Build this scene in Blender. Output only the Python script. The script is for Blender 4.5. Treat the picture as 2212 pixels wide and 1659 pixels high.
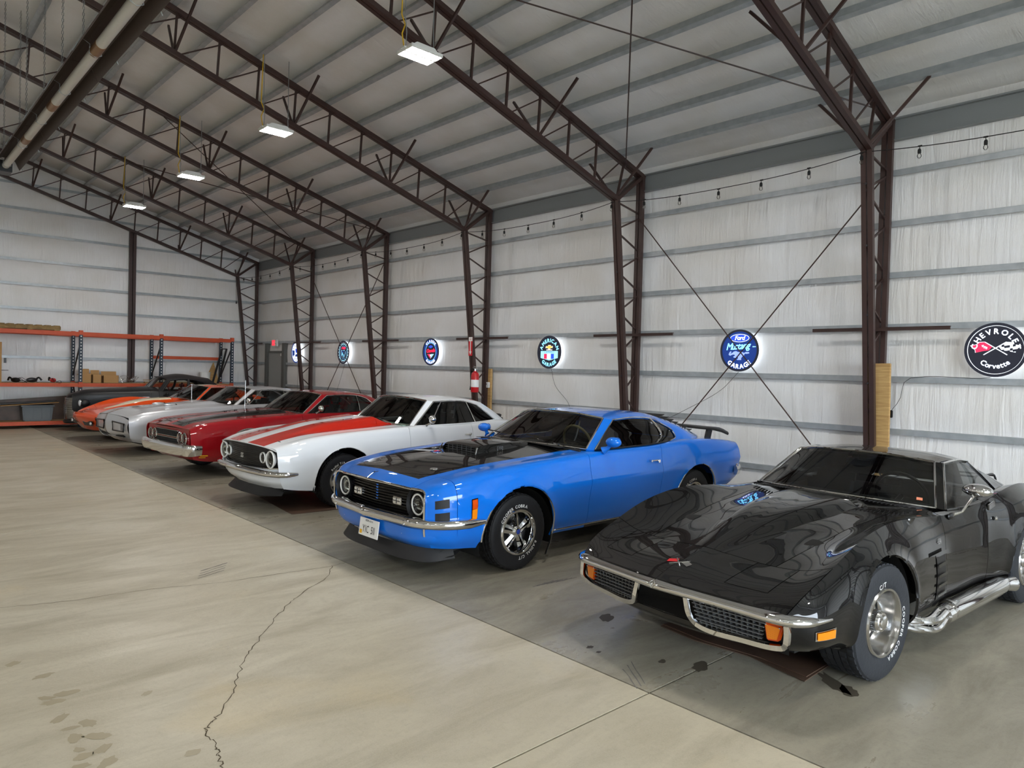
import bpy, bmesh, math, random
import numpy as np
from mathutils import Vector, Matrix

for o in list(bpy.data.objects):
    bpy.data.objects.remove(o, do_unlink=True)
SC = bpy.context.scene
COL = SC.collection
PI = math.pi
rnd = random.Random(7)

# ---------------------------------------------------------------- camera
CAM_H, YAW, PITCH, ROLL, FPX = 1.75, 0.7442, -0.0200, 0.0259, 1535.0
def cam_axes():
    F = Vector((math.sin(YAW)*math.cos(PITCH), math.cos(YAW)*math.cos(PITCH), math.sin(PITCH)))
    R = Vector((math.cos(YAW), -math.sin(YAW), 0.0)); U = R.cross(F)
    R2 = R*math.cos(ROLL) + U*math.sin(ROLL); U2 = -R*math.sin(ROLL) + U*math.cos(ROLL)
    return R2, U2, F
cd = bpy.data.cameras.new('camera'); cam = bpy.data.objects.new('camera', cd); COL.objects.link(cam)
_R, _U, _F = cam_axes()
cam.matrix_world = Matrix(((_R.x, _U.x, -_F.x, 0), (_R.y, _U.y, -_F.y, 0), (_R.z, _U.z, -_F.z, CAM_H), (0, 0, 0, 1)))
cd.sensor_width = 36.0; cd.lens = FPX/2212*36.0; cd.clip_start = 0.05; cd.clip_end = 300
SC.camera = cam

# ---------------------------------------------------------------- world, daylight, exposure
w = bpy.data.worlds.new('world'); SC.world = w; w.use_nodes = True
nt = w.node_tree
bg = nt.nodes['Background']
bg.inputs[0].default_value = (0.80, 0.90, 1.0, 1); bg.inputs[1].default_value = 15.0
vs = SC.view_settings
vs.view_transform = 'Standard'; vs.look = 'None'; vs.gamma = 1.0; vs.use_curve_mapping = False
vs.exposure = 0.22
LAMP_STRENGTH = 170.0

# ---------------------------------------------------------------- materials
MATS = {}
def new_mat(name):
    m = bpy.data.materials.new(name); m.use_nodes = True
    return m, m.node_tree, m.node_tree.nodes['Principled BSDF']
def srgb(r, g, b):
    f = lambda c: ((c/255+0.055)/1.055)**2.4 if c/255 > 0.04045 else c/255/12.92
    return (f(r), f(g), f(b), 1.0)
def pm(name, col, rough=0.5, metal=0.0, coat=0.0, coat_rough=0.03, spec=0.5, emit=None, estr=0.0, trans=0.0, ior=1.45, noise=None, bump=None):
    m, t, p = new_mat(name)
    c = srgb(*col) if max(col) > 1.001 else (*col, 1.0)
    p.inputs['Base Color'].default_value = c
    p.inputs['Roughness'].default_value = rough; p.inputs['Metallic'].default_value = metal
    p.inputs['Coat Weight'].default_value = coat; p.inputs['Coat Roughness'].default_value = coat_rough
    p.inputs['Specular IOR Level'].default_value = spec
    p.inputs['Transmission Weight'].default_value = trans; p.inputs['IOR'].default_value = ior
    if emit: 
        p.inputs['Emission Color'].default_value = srgb(*emit) if max(emit) > 1.001 else (*emit, 1)
        p.inputs['Emission Strength'].default_value = estr
    tc = None
    if noise or bump:
        tc = t.nodes.new('ShaderNodeTexCoord')
    if noise:   # (scale, amount, second colour)
        n = t.nodes.new('ShaderNodeTexNoise'); n.inputs['Scale'].default_value = noise[0]; n.inputs['Detail'].default_value = 6
        t.links.new(tc.outputs['Object'], n.inputs['Vector'])
        mx = t.nodes.new('ShaderNodeMix'); mx.data_type = 'RGBA'
        mx.inputs['A'].default_value = c
        c2 = noise[2]; mx.inputs['B'].default_value = srgb(*c2) if max(c2) > 1.001 else (*c2, 1)
        mr = t.nodes.new('ShaderNodeMapRange'); mr.inputs['From Min'].default_value = 0.35; mr.inputs['From Max'].default_value = 0.7
        mr.inputs['To Max'].default_value = noise[1]
        t.links.new(n.outputs['Fac'], mr.inputs['Value']); t.links.new(mr.outputs['Result'], mx.inputs['Factor'])
        t.links.new(mx.outputs['Result'], p.inputs['Base Color'])
    if bump:    # (scale, strength)
        n = t.nodes.new('ShaderNodeTexNoise'); n.inputs['Scale'].default_value = bump[0]; n.inputs['Detail'].default_value = 4
        t.links.new(tc.outputs['Object'], n.inputs['Vector'])
        b = t.nodes.new('ShaderNodeBump'); b.inputs['Strength'].default_value = bump[1]; b.inputs['Distance'].default_value = 0.02
        t.links.new(n.outputs['Fac'], b.inputs['Height']); t.links.new(b.outputs['Normal'], p.inputs['Normal'])
    MATS[name] = m
    return m
def glass_mat(name, tint, gloss=0.06):
    m = bpy.data.materials.new(name); m.use_nodes = True; t = m.node_tree
    t.nodes.remove(t.nodes['Principled BSDF']); out = t.nodes['Material Output']
    tr = t.nodes.new('ShaderNodeBsdfTransparent'); tr.inputs[0].default_value = (*tint, 1)
    gl = t.nodes.new('ShaderNodeBsdfGlossy'); gl.inputs['Roughness'].default_value = 0.01; gl.inputs[0].default_value = (1, 1, 1, 1)
    lw = t.nodes.new('ShaderNodeFresnel'); lw.inputs[0].default_value = 1.5
    mx = t.nodes.new('ShaderNodeMixShader')
    t.links.new(lw.outputs[0], mx.inputs[0]); t.links.new(tr.outputs[0], mx.inputs[1]); t.links.new(gl.outputs[0], mx.inputs[2])
    t.links.new(mx.outputs[0], out.inputs[0]); MATS[name] = m
    return m

def insulation_mat(name, axis):
    # white vinyl faced insulation with fine vertical creases; axis = coordinate running along the wall
    m, t, p = new_mat(name)
    tc = t.nodes.new('ShaderNodeTexCoord'); mp = t.nodes.new('ShaderNodeMapping')
    sc = {'y': (1, 9, 0.7), 'x': (9, 1, 0.7), 'roof': (1.4, 9, 1)}[axis]
    mp.inputs['Scale'].default_value = sc
    t.links.new(tc.outputs['Object'], mp.inputs['Vector'])
    n = t.nodes.new('ShaderNodeTexNoise'); n.inputs['Scale'].default_value = 1.3; n.inputs['Detail'].default_value = 5; n.inputs['Roughness'].default_value = 0.62
    n.inputs['Distortion'].default_value = 0.35
    t.links.new(mp.outputs[0], n.inputs['Vector'])
    b = t.nodes.new('ShaderNodeBump'); b.inputs['Strength'].default_value = 0.42 if axis != 'roof' else 0.3; b.inputs['Distance'].default_value = 0.05
    t.links.new(n.outputs['Fac'], b.inputs['Height']); t.links.new(b.outputs['Normal'], p.inputs['Normal'])
    n2 = t.nodes.new('ShaderNodeTexNoise'); n2.inputs['Scale'].default_value = 0.8; n2.inputs['Detail'].default_value = 8
    t.links.new(tc.outputs['Object'], n2.inputs['Vector'])
    r = t.nodes.new('ShaderNodeValToRGB')
    r.color_ramp.elements[0].position = 0.35; r.color_ramp.elements[0].color = srgb(226, 223, 218)
    r.color_ramp.elements[1].position = 0.6; r.color_ramp.elements[1].color = srgb(236, 236, 236)
    t.links.new(n2.outputs['Fac'], r.inputs[0]); t.links.new(r.outputs[0], p.inputs['Base Color'])
    p.inputs['Roughness'].default_value = 0.34
    MATS[name] = m
    return m

def concrete_mat(name, base, dark, light, stain, rough=(0.28, 0.55)):
    m, t, p = new_mat(name)
    L = t.links.new
    tc = t.nodes.new('ShaderNodeTexCoord'); geo = t.nodes.new('ShaderNodeNewGeometry')
    def noise(scale, det, vec=None, rg=0.6, dist=0.0):
        n = t.nodes.new('ShaderNodeTexNoise'); n.inputs['Scale'].default_value = scale; n.inputs['Detail'].default_value = det
        n.inputs['Roughness'].default_value = rg; n.inputs['Distortion'].default_value = dist
        L(vec or geo.outputs['Position'], n.inputs['Vector']); return n.outputs['Fac']
    def ramp(v, a, b, ca, cb):
        r = t.nodes.new('ShaderNodeValToRGB'); e = r.color_ramp.elements
        e[0].position = a; e[0].color = ca; e[1].position = b; e[1].color = cb
        L(v, r.inputs[0]); return r.outputs[0]
    def mix(f, a, b, mode='MIX'):
        x = t.nodes.new('ShaderNodeMix'); x.data_type = 'RGBA'; x.blend_type = mode
        if isinstance(f, float): x.inputs['Factor'].default_value = f
        else: L(f, x.inputs['Factor'])
        if isinstance(a, tuple): x.inputs['A'].default_value = a
        else: L(a, x.inputs['A'])
        if isinstance(b, tuple): x.inputs['B'].default_value = b
        else: L(b, x.inputs['B'])
        return x.outputs['Result']
    W1, K1 = (1, 1, 1, 1), (0, 0, 0, 1)
    mp = t.nodes.new('ShaderNodeMapping'); mp.inputs['Scale'].default_value = (0.55, 1.7, 1); mp.inputs['Rotation'].default_value = (0, 0, -0.5)
    L(geo.outputs['Position'], mp.inputs['Vector'])
    big = noise(0.5, 5, None, 0.55, 0.4); mid = noise(1.6, 7, mp.outputs[0], 0.65, 0.6); fine = noise(26, 5, None, 0.7); tiny = noise(120, 3)
    c = mix(ramp(big, 0.38, 0.66, K1, W1), srgb(*base), srgb(*light))
    c = mix(ramp(mid, 0.42, 0.70, K1, (0.75, 0.75, 0.75, 1)), c, srgb(*dark))
    c = mix(ramp(noise(0.9, 4, None, 0.5, 0.8), 0.60, 0.74, K1, (0.55, 0.55, 0.55, 1)), c, srgb(*stain))
    c = mix(ramp(fine, 0.50, 0.72, K1, (0.35, 0.35, 0.35, 1)), c, srgb(*dark))
    c = mix(ramp(tiny, 0.35, 0.65, K1, (0.22, 0.22, 0.22, 1)), c, srgb(*light))
    L(c, p.inputs['Base Color'])
    rr = t.nodes.new('ShaderNodeMapRange'); rr.inputs['From Min'].default_value = 0.35; rr.inputs['From Max'].default_value = 0.68
    rr.inputs['To Min'].default_value = rough[0]; rr.inputs['To Max'].default_value = rough[1]
    L(mid, rr.inputs['Value']); L(rr.outputs[0], p.inputs['Roughness'])
    b = t.nodes.new('ShaderNodeBump'); b.inputs['Strength'].default_value = 0.25; b.inputs['Distance'].default_value = 0.006
    ad = t.nodes.new('ShaderNodeMath'); ad.operation = 'ADD'; L(noise(38, 5), ad.inputs[0]); L(mid, ad.inputs[1])
    L(ad.outputs[0], b.inputs['Height']); L(b.outputs['Normal'], p.inputs['Normal'])
    p.inputs['Specular IOR Level'].default_value = 0.4
    MATS[name] = m
    return m

def wood_mat(name, a, b, scale=(1, 1, 14)):
    m, t, p = new_mat(name)
    tc = t.nodes.new('ShaderNodeTexCoord'); mp = t.nodes.new('ShaderNodeMapping'); mp.inputs['Scale'].default_value = scale
    t.links.new(tc.outputs['Object'], mp.inputs['Vector'])
    n = t.nodes.new('ShaderNodeTexNoise'); n.inputs['Scale'].default_value = 2.5; n.inputs['Detail'].default_value = 6; n.inputs['Distortion'].default_value = 1.2
    t.links.new(mp.outputs[0], n.inputs['Vector'])
    r = t.nodes.new('ShaderNodeValToRGB'); r.color_ramp.elements[0].position = 0.35; r.color_ramp.elements[0].color = srgb(*a)
    r.color_ramp.elements[1].position = 0.68; r.color_ramp.elements[1].color = srgb(*b)
    t.links.new(n.outputs['Fac'], r.inputs[0]); t.links.new(r.outputs[0], p.inputs['Base Color']); p.inputs['Roughness'].default_value = 0.7
    MATS[name] = m
    return m

insulation_mat('insul_y', 'y'); insulation_mat('insul_x', 'x'); insulation_mat('insul_roof', 'roof')
concrete_mat('concrete_aisle', (184, 175, 153), (150, 141, 121), (198, 191, 172), (194, 176, 138))
concrete_mat('concrete_bays', (146, 140, 124), (108, 103, 92), (160, 155, 140), (124, 117, 100), (0.25, 0.55))
pm('joint_dark', (58, 52, 44), 0.9)
pm('brown_steel', (66, 47, 43), 0.42, noise=(6, 0.5, (52, 38, 34)))
pm('galv', (176, 181, 184), 0.36, metal=0.25, noise=(9, 0.6, (146, 152, 156)))
pm('galv_dark', (140, 144, 145), 0.45, metal=0.25)
pm('door_grey', (150, 150, 146), 0.5); pm('frame_grey', (92, 92, 88), 0.5)
pm('chrome', (225, 225, 225), 0.05, metal=1.0)
pm('chrome_soft', (205, 205, 205), 0.16, metal=1.0)
pm('alu', (190, 190, 188), 0.3, metal=1.0)
pm('steel_dark', (70, 70, 72), 0.4, metal=0.8)
pm('rubber', (24, 24, 26), 0.55, spec=0.4, bump=(60, 0.12))
pm('rubber_dusty', (38, 40, 44), 0.6, spec=0.4, bump=(60, 0.15))
pm('trim_black', (14, 14, 15), 0.35); pm('matt_black', (20, 20, 22), 0.6); pm('satin_black', (30, 30, 31), 0.5)
pm('grille_black', (13, 13, 15), 0.3); pm('well_black', (10, 10, 10), 0.8); pm('grille_grey', (95, 98, 102), 0.35, metal=0.5)
pm('interior', (40, 40, 42), 0.7); pm('interior_red', (110, 22, 26), 0.6)
pm('paint_black', (6, 6, 7), 0.5, spec=0.1, coat=1.0, coat_rough=0.008)
pm('paint_blue', (6, 106, 208), 0.5, spec=0.1, coat=1.0, coat_rough=0.008)
pm('paint_white', (232, 236, 240), 0.5, spec=0.1, coat=1.0, coat_rough=0.008)
pm('paint_stripe', (190, 34, 14), 0.5, spec=0.1, coat=1.0, coat_rough=0.008)
pm('paint_red', (150, 10, 22), 0.5, spec=0.1, coat=1.0, coat_rough=0.008)
pm('paint_silver', (196, 198, 202), 0.34, metal=0.35, coat=1.0, coat_rough=0.04)
pm('paint_orange', (226, 78, 22), 0.5, spec=0.1, coat=1.0, coat_rough=0.008)
pm('paint_cream', (222, 208, 178), 0.5, spec=0.1, coat=1.0, coat_rough=0.008)
pm('paint_matte', (30, 30, 32), 0.42)
pm('amber', (226, 128, 10), 0.2, coat=0.6); pm('amber_deep', (205, 74, 10), 0.2, coat=0.6); pm('red_lens', (120, 8, 10), 0.2, coat=0.6)
pm('white_print', (235, 235, 232), 0.6); pm('black_print', (16, 16, 18), 0.6); pm('blue_print', (30, 60, 150), 0.5); pm('red_print', (200, 24, 34), 0.5); pm('yellow_print', (232, 178, 30), 0.5)
pm('lamp_glass', (225, 230, 235), 0.05, spec=0.8, coat=1.0); pm('lens_clear', (235, 238, 242), 0.22, metal=0.85)
glass_mat('glass_dark', (0.16, 0.17, 0.17)); glass_mat('glass_mid', (0.52, 0.56, 0.54)); glass_mat('glass_clear', (0.85, 0.88, 0.86)); glass_mat('glass_bulb', (0.95, 0.95, 0.93))
pm('rack_orange', (196, 82, 44), 0.5, noise=(5, 0.4, (168, 64, 36))); pm('rack_blue', (38, 52, 66), 0.5)
wood_mat('pine', (176, 138, 84), (206, 170, 112)); wood_mat('pallet', (116, 92, 52), (150, 122, 74), (2, 2, 2)); wood_mat('ply', (150, 120, 84), (176, 146, 104), (3, 3, 3))
pm('cardboard', (176, 136, 88), 0.8); pm('cardboard_wet', (98, 76, 62), 0.45, noise=(4, 0.8, (60, 46, 38)))
pm('tote_grey', (104, 110, 114), 0.5); pm('ext_red', (196, 22, 32), 0.3, coat=0.6); pm('exit_red', (226, 60, 76), 0.4, emit=(255, 60, 80), estr=0.8)
pm('plastic_white', (226, 226, 222), 0.4); pm('cord_black', (16, 16, 17), 0.6); pm('yellow_cord', (216, 176, 40), 0.6)
pm('tube_white', (206, 204, 198), 0.45); pm('tube_brown', (84, 72, 66), 0.5, metal=0.3); pm('copper', (150, 116, 84), 0.4, metal=0.6)
pm('lamp_panel', (255, 255, 255), 0.5, emit=(1.0, 0.96, 0.90), estr=LAMP_STRENGTH)
pm('sign_glow', (255, 255, 255), 0.5, emit=(0.85, 0.92, 1.0), estr=0.9)
pm('sign_white', (240, 245, 255), 0.5, emit=(0.9, 0.95, 1.0), estr=0.85)
pm('sign_black', (28, 30, 38), 0.4, emit=(30, 32, 44), estr=0.8); pm('sign_navy', (20, 40, 96), 0.4, emit=(24, 60, 140), estr=0.7)
pm('sign_blue', (90, 160, 230), 0.4, emit=(110, 180, 240), estr=0.9); pm('sign_cyan', (150, 215, 235), 0.4, emit=(160, 225, 245), estr=0.9)
pm('sign_red', (230, 40, 80), 0.4, emit=(245, 45, 85), estr=0.9); pm('sign_gold', (232, 190, 70), 0.4, emit=(240, 200, 90), estr=0.8); pm('sign_royal', (40, 70, 190), 0.4, emit=(45, 80, 215), estr=0.9)
pm('sign_horse', (150, 170, 240), 0.4, emit=(150, 175, 250), estr=0.85)
pm('asphalt', (150, 148, 142), 0.9)
pm('mint_dash', (170, 205, 192), 0.5)
pm('seat_black', (34, 34, 35), 0.5); pm('wood_wheel', (150, 140, 100), 0.5); pm('crack', (84, 74, 58), 0.9); pm('oil', (74, 67, 56), 0.6); pm('damp', (160, 149, 124), 0.4); pm('tyre_mark', (110, 106, 104), 0.8)
pm('sticker', (200, 120, 90), 0.6)
# ---------------------------------------------------------------- mesh helpers
def V3(*a): return np.array(a, float)
class MB:
    def __init__(s): s.v = []; s.f = []; s.mi = []; s.cur = 0
    def add(s, verts, faces):
        o = len(s.v); s.v.extend([tuple(map(float, p)) for p in verts])
        s.f.extend([tuple(i+o for i in f) for f in faces]); s.mi.extend([s.cur]*len(faces)); return s
    def box(s, x0, x1, y0, y1, z0, z1):
        p = [(x, y, z) for x in (x0, x1) for y in (y0, y1) for z in (z0, z1)]
        return s.add(p, [(0, 1, 3, 2), (4, 6, 7, 5), (0, 4, 5, 1), (2, 3, 7, 6), (0, 2, 6, 4), (1, 5, 7, 3)])
    def cbox(s, c, d): return s.box(c[0]-d[0]/2, c[0]+d[0]/2, c[1]-d[1]/2, c[1]+d[1]/2, c[2]-d[2]/2, c[2]+d[2]/2)
    def beam(s, a, b, w, h, up=(0, 0, 1)):
        a = V3(*a); b = V3(*b); d = (b-a)/np.linalg.norm(b-a); up = V3(*up)
        sd = np.cross(d, up); sd /= np.linalg.norm(sd); u = np.cross(sd, d)
        p = [q + sd*i*w/2 + u*j*h/2 for q in (a, b) for i in (-1, 1) for j in (-1, 1)]
        return s.add(p, [(0, 1, 3, 2), (4, 6, 7, 5), (0, 4, 5, 1), (2, 3, 7, 6), (0, 2, 6, 4), (1, 5, 7, 3)])
    def tube(s, pts, r, n=8, closed=False, caps=True):
        P = [V3(*p) for p in pts]; m = len(P)
        rr = r if hasattr(r, '__len__') else [r]*m
        T = []
        for i in range(m):
            if closed: t = P[(i+1) % m]-P[i-1]
            else: t = P[min(i+1, m-1)]-P[max(i-1, 0)]
            T.append(t/(np.linalg.norm(t)+1e-12))
        ref = V3(0, 0, 1) if abs(T[0][2]) < 0.9 else V3(1, 0, 0)
        nrm = ref - T[0]*(ref@T[0]); nrm /= np.linalg.norm(nrm)
        vs_, fs = [], []
        for i in range(m):
            nrm = nrm - T[i]*(nrm@T[i]); nrm /= np.linalg.norm(nrm)+1e-12
            bi = np.cross(T[i], nrm)
            for k in range(n):
                a = 2*PI*k/n; vs_.append(P[i]+(nrm*math.cos(a)+bi*math.sin(a))*rr[i])
        R = m if closed else m-1
        for i in range(R):
            for k in range(n):
                j = (i+1) % m; fs.append((i*n+k, i*n+(k+1) % n, j*n+(k+1) % n, j*n+k))
        if caps and not closed:
            fs.append(tuple(range(n-1, -1, -1))); fs.append(tuple((m-1)*n+k for k in range(n)))
        return s.add(vs_, fs)
    def sweep(s, path, sec, up=(0, 0, 1), closed=False, caps=True, scale=None):
        # sec: list of (a, b): a along side (d x up), b along up
        P = [V3(*p) for p in path]; m = len(P); n = len(sec); up = V3(*up); vs_ = []
        for i in range(m):
            if closed: t = P[(i+1) % m]-P[i-1]
            else: t = P[min(i+1, m-1)]-P[max(i-1, 0)]
            t /= np.linalg.norm(t)+1e-12
            sd = np.cross(t, up); sd /= np.linalg.norm(sd)+1e-12; u = np.cross(sd, t)
            k = scale[i] if scale else 1.0
            for a, b in sec: vs_.append(P[i]+sd*a*k+u*b*k)
        fs = []
        for i in range(m if closed else m-1):
            j = (i+1) % m
            for k in range(n): fs.append((i*n+k, i*n+(k+1) % n, j*n+(k+1) % n, j*n+k))
        if caps and not closed:
            fs.append(tuple(range(n-1, -1, -1))); fs.append(tuple((m-1)*n+k for k in range(n)))
        return s.add(vs_, fs)
    def lathe(s, prof, n=32, c=(0, 0, 0), axis='y', a0=0.0, a1=2*PI):
        # prof: list of (r, t) with t along axis
        full = abs(a1-a0-2*PI) < 1e-6; m = len(prof); vs_ = []
        cols = n if full else n+1
        for k in range(cols):
            a = a0+(a1-a0)*k/n; ca, sa = math.cos(a), math.sin(a)
            for r, t in prof:
                if axis == 'y': q = (r*ca, t, r*sa)
                elif axis == 'z': q = (r*ca, r*sa, t)
                else: q = (t, r*ca, r*sa)
                vs_.append((q[0]+c[0], q[1]+c[1], q[2]+c[2]))
        fs = []
        for k in range(n):
            k2 = (k+1) % cols
            for i in range(m-1): fs.append((k*m+i, k2*m+i, k2*m+i+1, k*m+i+1))
        return s.add(vs_, fs)
    def grid(s, G):
        G = np.asarray(G); m, n = G.shape[:2]
        return s.add(G.reshape(-1, 3), [(i*n+j, i*n+j+1, (i+1)*n+j+1, (i+1)*n+j) for i in range(m-1) for j in range(n-1)])
    def prism(s, poly, vec):
        n = len(poly); v = V3(*vec); a = [V3(*p) for p in poly]; b = [p+v for p in a]
        return s.add(a+b, [tuple(range(n-1, -1, -1)), tuple(range(n, 2*n))]+[(i, (i+1) % n, n+(i+1) % n, n+i) for i in range(n)])
    def ell(s, c, r, n=16, m=10):
        vs_ = [(c[0], c[1], c[2]-r[2])]; fs = []
        for i in range(1, m):
            t = -PI/2+PI*i/m
            for k in range(n): a = 2*PI*k/n; vs_.append((c[0]+r[0]*math.cos(t)*math.cos(a), c[1]+r[1]*math.cos(t)*math.sin(a), c[2]+r[2]*math.sin(t)))
        vs_.append((c[0], c[1], c[2]+r[2])); L = len(vs_)-1
        for k in range(n): fs.append((0, 1+(k+1) % n, 1+k)); fs.append((L, L-n+k, L-n+(k+1) % n))
        for i in range(m-2):
            for k in range(n): fs.append((1+i*n+k, 1+i*n+(k+1) % n, 1+(i+1)*n+(k+1) % n, 1+(i+1)*n+k))
        return s.add(vs_, fs)
    def mesh(s, name, mats, smooth=True, angle=35, weld=0.0, bevel=0.0, flipcheck=False):
        me = bpy.data.meshes.new(name); me.from_pydata(s.v, [], s.f)
        mats = mats if isinstance(mats, (list, tuple)) else [mats]
        for m in mats: me.materials.append(MATS[m] if isinstance(m, str) else m)
        if any(s.mi): me.polygons.foreach_set('material_index', s.mi)
        if weld or bevel or flipcheck:
            bm = bmesh.new(); bm.from_mesh(me)
            if weld: bmesh.ops.remove_doubles(bm, verts=bm.verts, dist=weld)
            bmesh.ops.recalc_face_normals(bm, faces=bm.faces)
            if bevel:
                es = [e for e in bm.edges if len(e.link_faces) == 2 and e.calc_face_angle(0) > 0.6]
                bmesh.ops.bevel(bm, geom=es, offset=bevel, segments=2, affect='EDGES', clamp_overlap=True)
            bm.to_mesh(me); bm.free()
        if smooth:
            me.polygons.foreach_set('use_smooth', [True]*len(me.polygons)); me.set_sharp_from_angle(angle=math.radians(angle))
        me.update()
        return me
    def build(s, name, mats, parent=None, smooth=True, angle=35, weld=0.0, bevel=0.0, flipcheck=True, loc=None, rot=None):
        return obj(name, s.mesh(name, mats, smooth, angle, weld, bevel, flipcheck), parent, loc, rot)
def obj(name, data, parent=None, loc=None, rot=None):
    o = bpy.data.objects.new(name, data); COL.objects.link(o)
    if parent: o.parent = parent
    if loc is not None: o.location = loc
    if rot is not None: o.rotation_euler = rot
    return o
def thing(name, label, cat, loc=(0, 0, 0), rz=0.0, group=None):
    o = obj(name, None, None, loc, (0, 0, rz)); o.empty_display_size = 0.1
    tag(o, label, cat, group); return o
def tag(o, label=None, cat=None, group=None, kind=None):
    if label: o['label'] = label
    if cat: o['category'] = cat
    if group: o['group'] = group
    if kind: o['kind'] = kind
    return o
CHILDREN = {}
def copy_tree(o, parent=None):
    kids = [c for c in COL.objects if c.parent == o]
    def rec(src, par):
        c = src.copy(); COL.objects.link(c); c.parent = par
        for k in tree.get(src.name, []): rec(k, c)
        return c
    tree = {}
    for c in list(COL.objects):
        if c.parent: tree.setdefault(c.parent.name, []).append(c)
    return rec(o, parent)

# ---------------------------------------------------------------- lettering (built-in font, as mesh)
GLYPH = {}
def glyph(ch):
    if ch not in GLYPH:
        cu = bpy.data.curves.new('glyph', 'FONT'); cu.body = ch; cu.size = 1.0; cu.resolution_u = 2; cu.fill_mode = 'FRONT'
        o = bpy.data.objects.new('glyph', cu); COL.objects.link(o)
        dg = bpy.context.evaluated_depsgraph_get(); me = bpy.data.meshes.new_from_object(o.evaluated_get(dg))
        vs_ = [tuple(v.co) for v in me.vertices]; fs = [tuple(p.vertices) for p in me.polygons]
        xs = [v[0] for v in vs_] or [0.0]
        adv = (max(xs)+0.08) if vs_ else 0.32
        x0 = min(xs)
        GLYPH[ch] = ([(v[0]-x0, v[1]) for v in vs_], fs, max(xs)-x0 if vs_ else 0.26)
        bpy.data.objects.remove(o); bpy.data.meshes.remove(me); bpy.data.curves.remove(cu)
    return GLYPH[ch]
def text_w(txt, size, gap=0.1, sx=1.0): return sum(glyph(c)[2]*sx+gap for c in txt)*size-gap*size
def text_line(mb, txt, size, frame, gap=0.1, sx=1.0, shear=0.0, center=True, thick=0.0):
    # frame: (origin, right, up) in 3D; text baseline centred at origin
    o, r, u = (V3(*a) for a in frame); x = -text_w(txt, size, gap, sx)/2 if center else 0.0
    for c in txt:
        vs_, fs, wd = glyph(c)
        for dx, dy in ([(0, 0)] if not thick else [(0, 0), (thick, 0), (-thick, 0), (0, thick), (0, -thick)]):
            mb.add([o+r*(x+dx+(p[0]*sx+shear*p[1])*size)+u*(p[1]*size+dy) for p in vs_], fs)
        x += (wd*sx+gap)*size
def text_arc(mb, txt, size, frame, R, a_mid, gap=0.14, sx=1.0, inward=False, thick=0.0):
    # letters round a circle of radius R (baseline) about frame origin; a_mid = angle of middle; inward: tops point to the centre
    o, r, u = (V3(*a) for a in frame); tot = text_w(txt, size, gap, sx)
    d = 1 if inward else -1
    ang = a_mid - d*(tot/2)/R
    for c in txt:
        vs_, fs, wd = glyph(c); am = ang+d*(wd*sx*size/2)/R
        rad = r*math.cos(am)+u*math.sin(am); tan = (-r*math.sin(am)+u*math.cos(am))*d
        up = -rad if inward else rad
        for dx, dy in ([(0, 0)] if not thick else [(0, 0), (thick, 0), (-thick, 0), (0, thick), (0, -thick)]):
            mb.add([o+rad*R+tan*((p[0]-wd/2)*sx*size+dx)+up*(p[1]*size+dy) for p in vs_], fs)
        ang += d*((wd*sx+gap)*size)/R

# ---------------------------------------------------------------- splines and patches
def hermite(P, n, creases=()):
    # non-uniform Catmull-Rom through points P (m x k); n subdivisions per span; creases = indices with split tangents
    P = np.asarray(P, float); m = len(P)
    d = np.maximum(np.linalg.norm(P[1:]-P[:-1], axis=-1), 1e-6)
    if d.ndim > 1: d = d.mean(axis=1)
    d = d**0.7
    out = []
    def tang(i):
        if i == 0: return (P[1]-P[0])/d[0]
        if i == m-1: return (P[-1]-P[-2])/d[-1]
        a = (P[i]-P[i-1])/d[i-1]; b = (P[i+1]-P[i])/d[i]
        return (a*d[i]+b*d[i-1])/(d[i]+d[i-1])
    for i in range(m-1):
        t0 = (P[i+1]-P[i])/d[i] if i in creases else tang(i)
        t1 = (P[i+1]-P[i])/d[i] if (i+1) in creases else tang(i+1)
        nn = n[i] if hasattr(n, '__len__') else n
        for k in range(nn):
            s_ = k/nn; s2 = s_*s_; s3 = s2*s_
            out.append((2*s3-3*s2+1)*P[i]+(s3-2*s2+s_)*d[i]*t0+(-2*s3+3*s2)*P[i+1]+(s3-s2)*d[i]*t1)
    out.append(P[-1]); return np.array(out)
def curve(pts, n=16, creases=()):
    # resample a smooth curve through pts to n+1 points, equal arc length
    C = hermite(pts, 24, creases)
    L = np.concatenate([[0], np.cumsum(np.linalg.norm(np.diff(C, axis=0), axis=1))]); t = np.linspace(0, L[-1], n+1)
    return np.stack([np.interp(t, L, C[:, k]) for k in range(3)], axis=1)
def coons(c0, c1, d0, d1):
    # c0,c1 along u (same length), d0,d1 along v; corners must meet
    nu, nv = len(c0), len(d0); u = np.linspace(0, 1, nu)[:, None, None]; v = np.linspace(0, 1, nv)[None, :, None]
    c0, c1 = c0[:, None, :], c1[:, None, :]; d0, d1 = d0[None], d1[None]
    return (1-v)*c0+v*c1+(1-u)*d0+u*d1-((1-u)*(1-v)*c0[:1]+u*(1-v)*c0[-1:]+(1-u)*v*c1[:1]+u*v*c1[-1:])
def ruled(a, b, n=2):
    t = np.linspace(0, 1, n)[None, :, None]; return a[:, None, :]*(1-t)+b[:, None, :]*t
def mir(G): 
    G = np.array(G, float); G[..., 1] *= -1; return G
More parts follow.
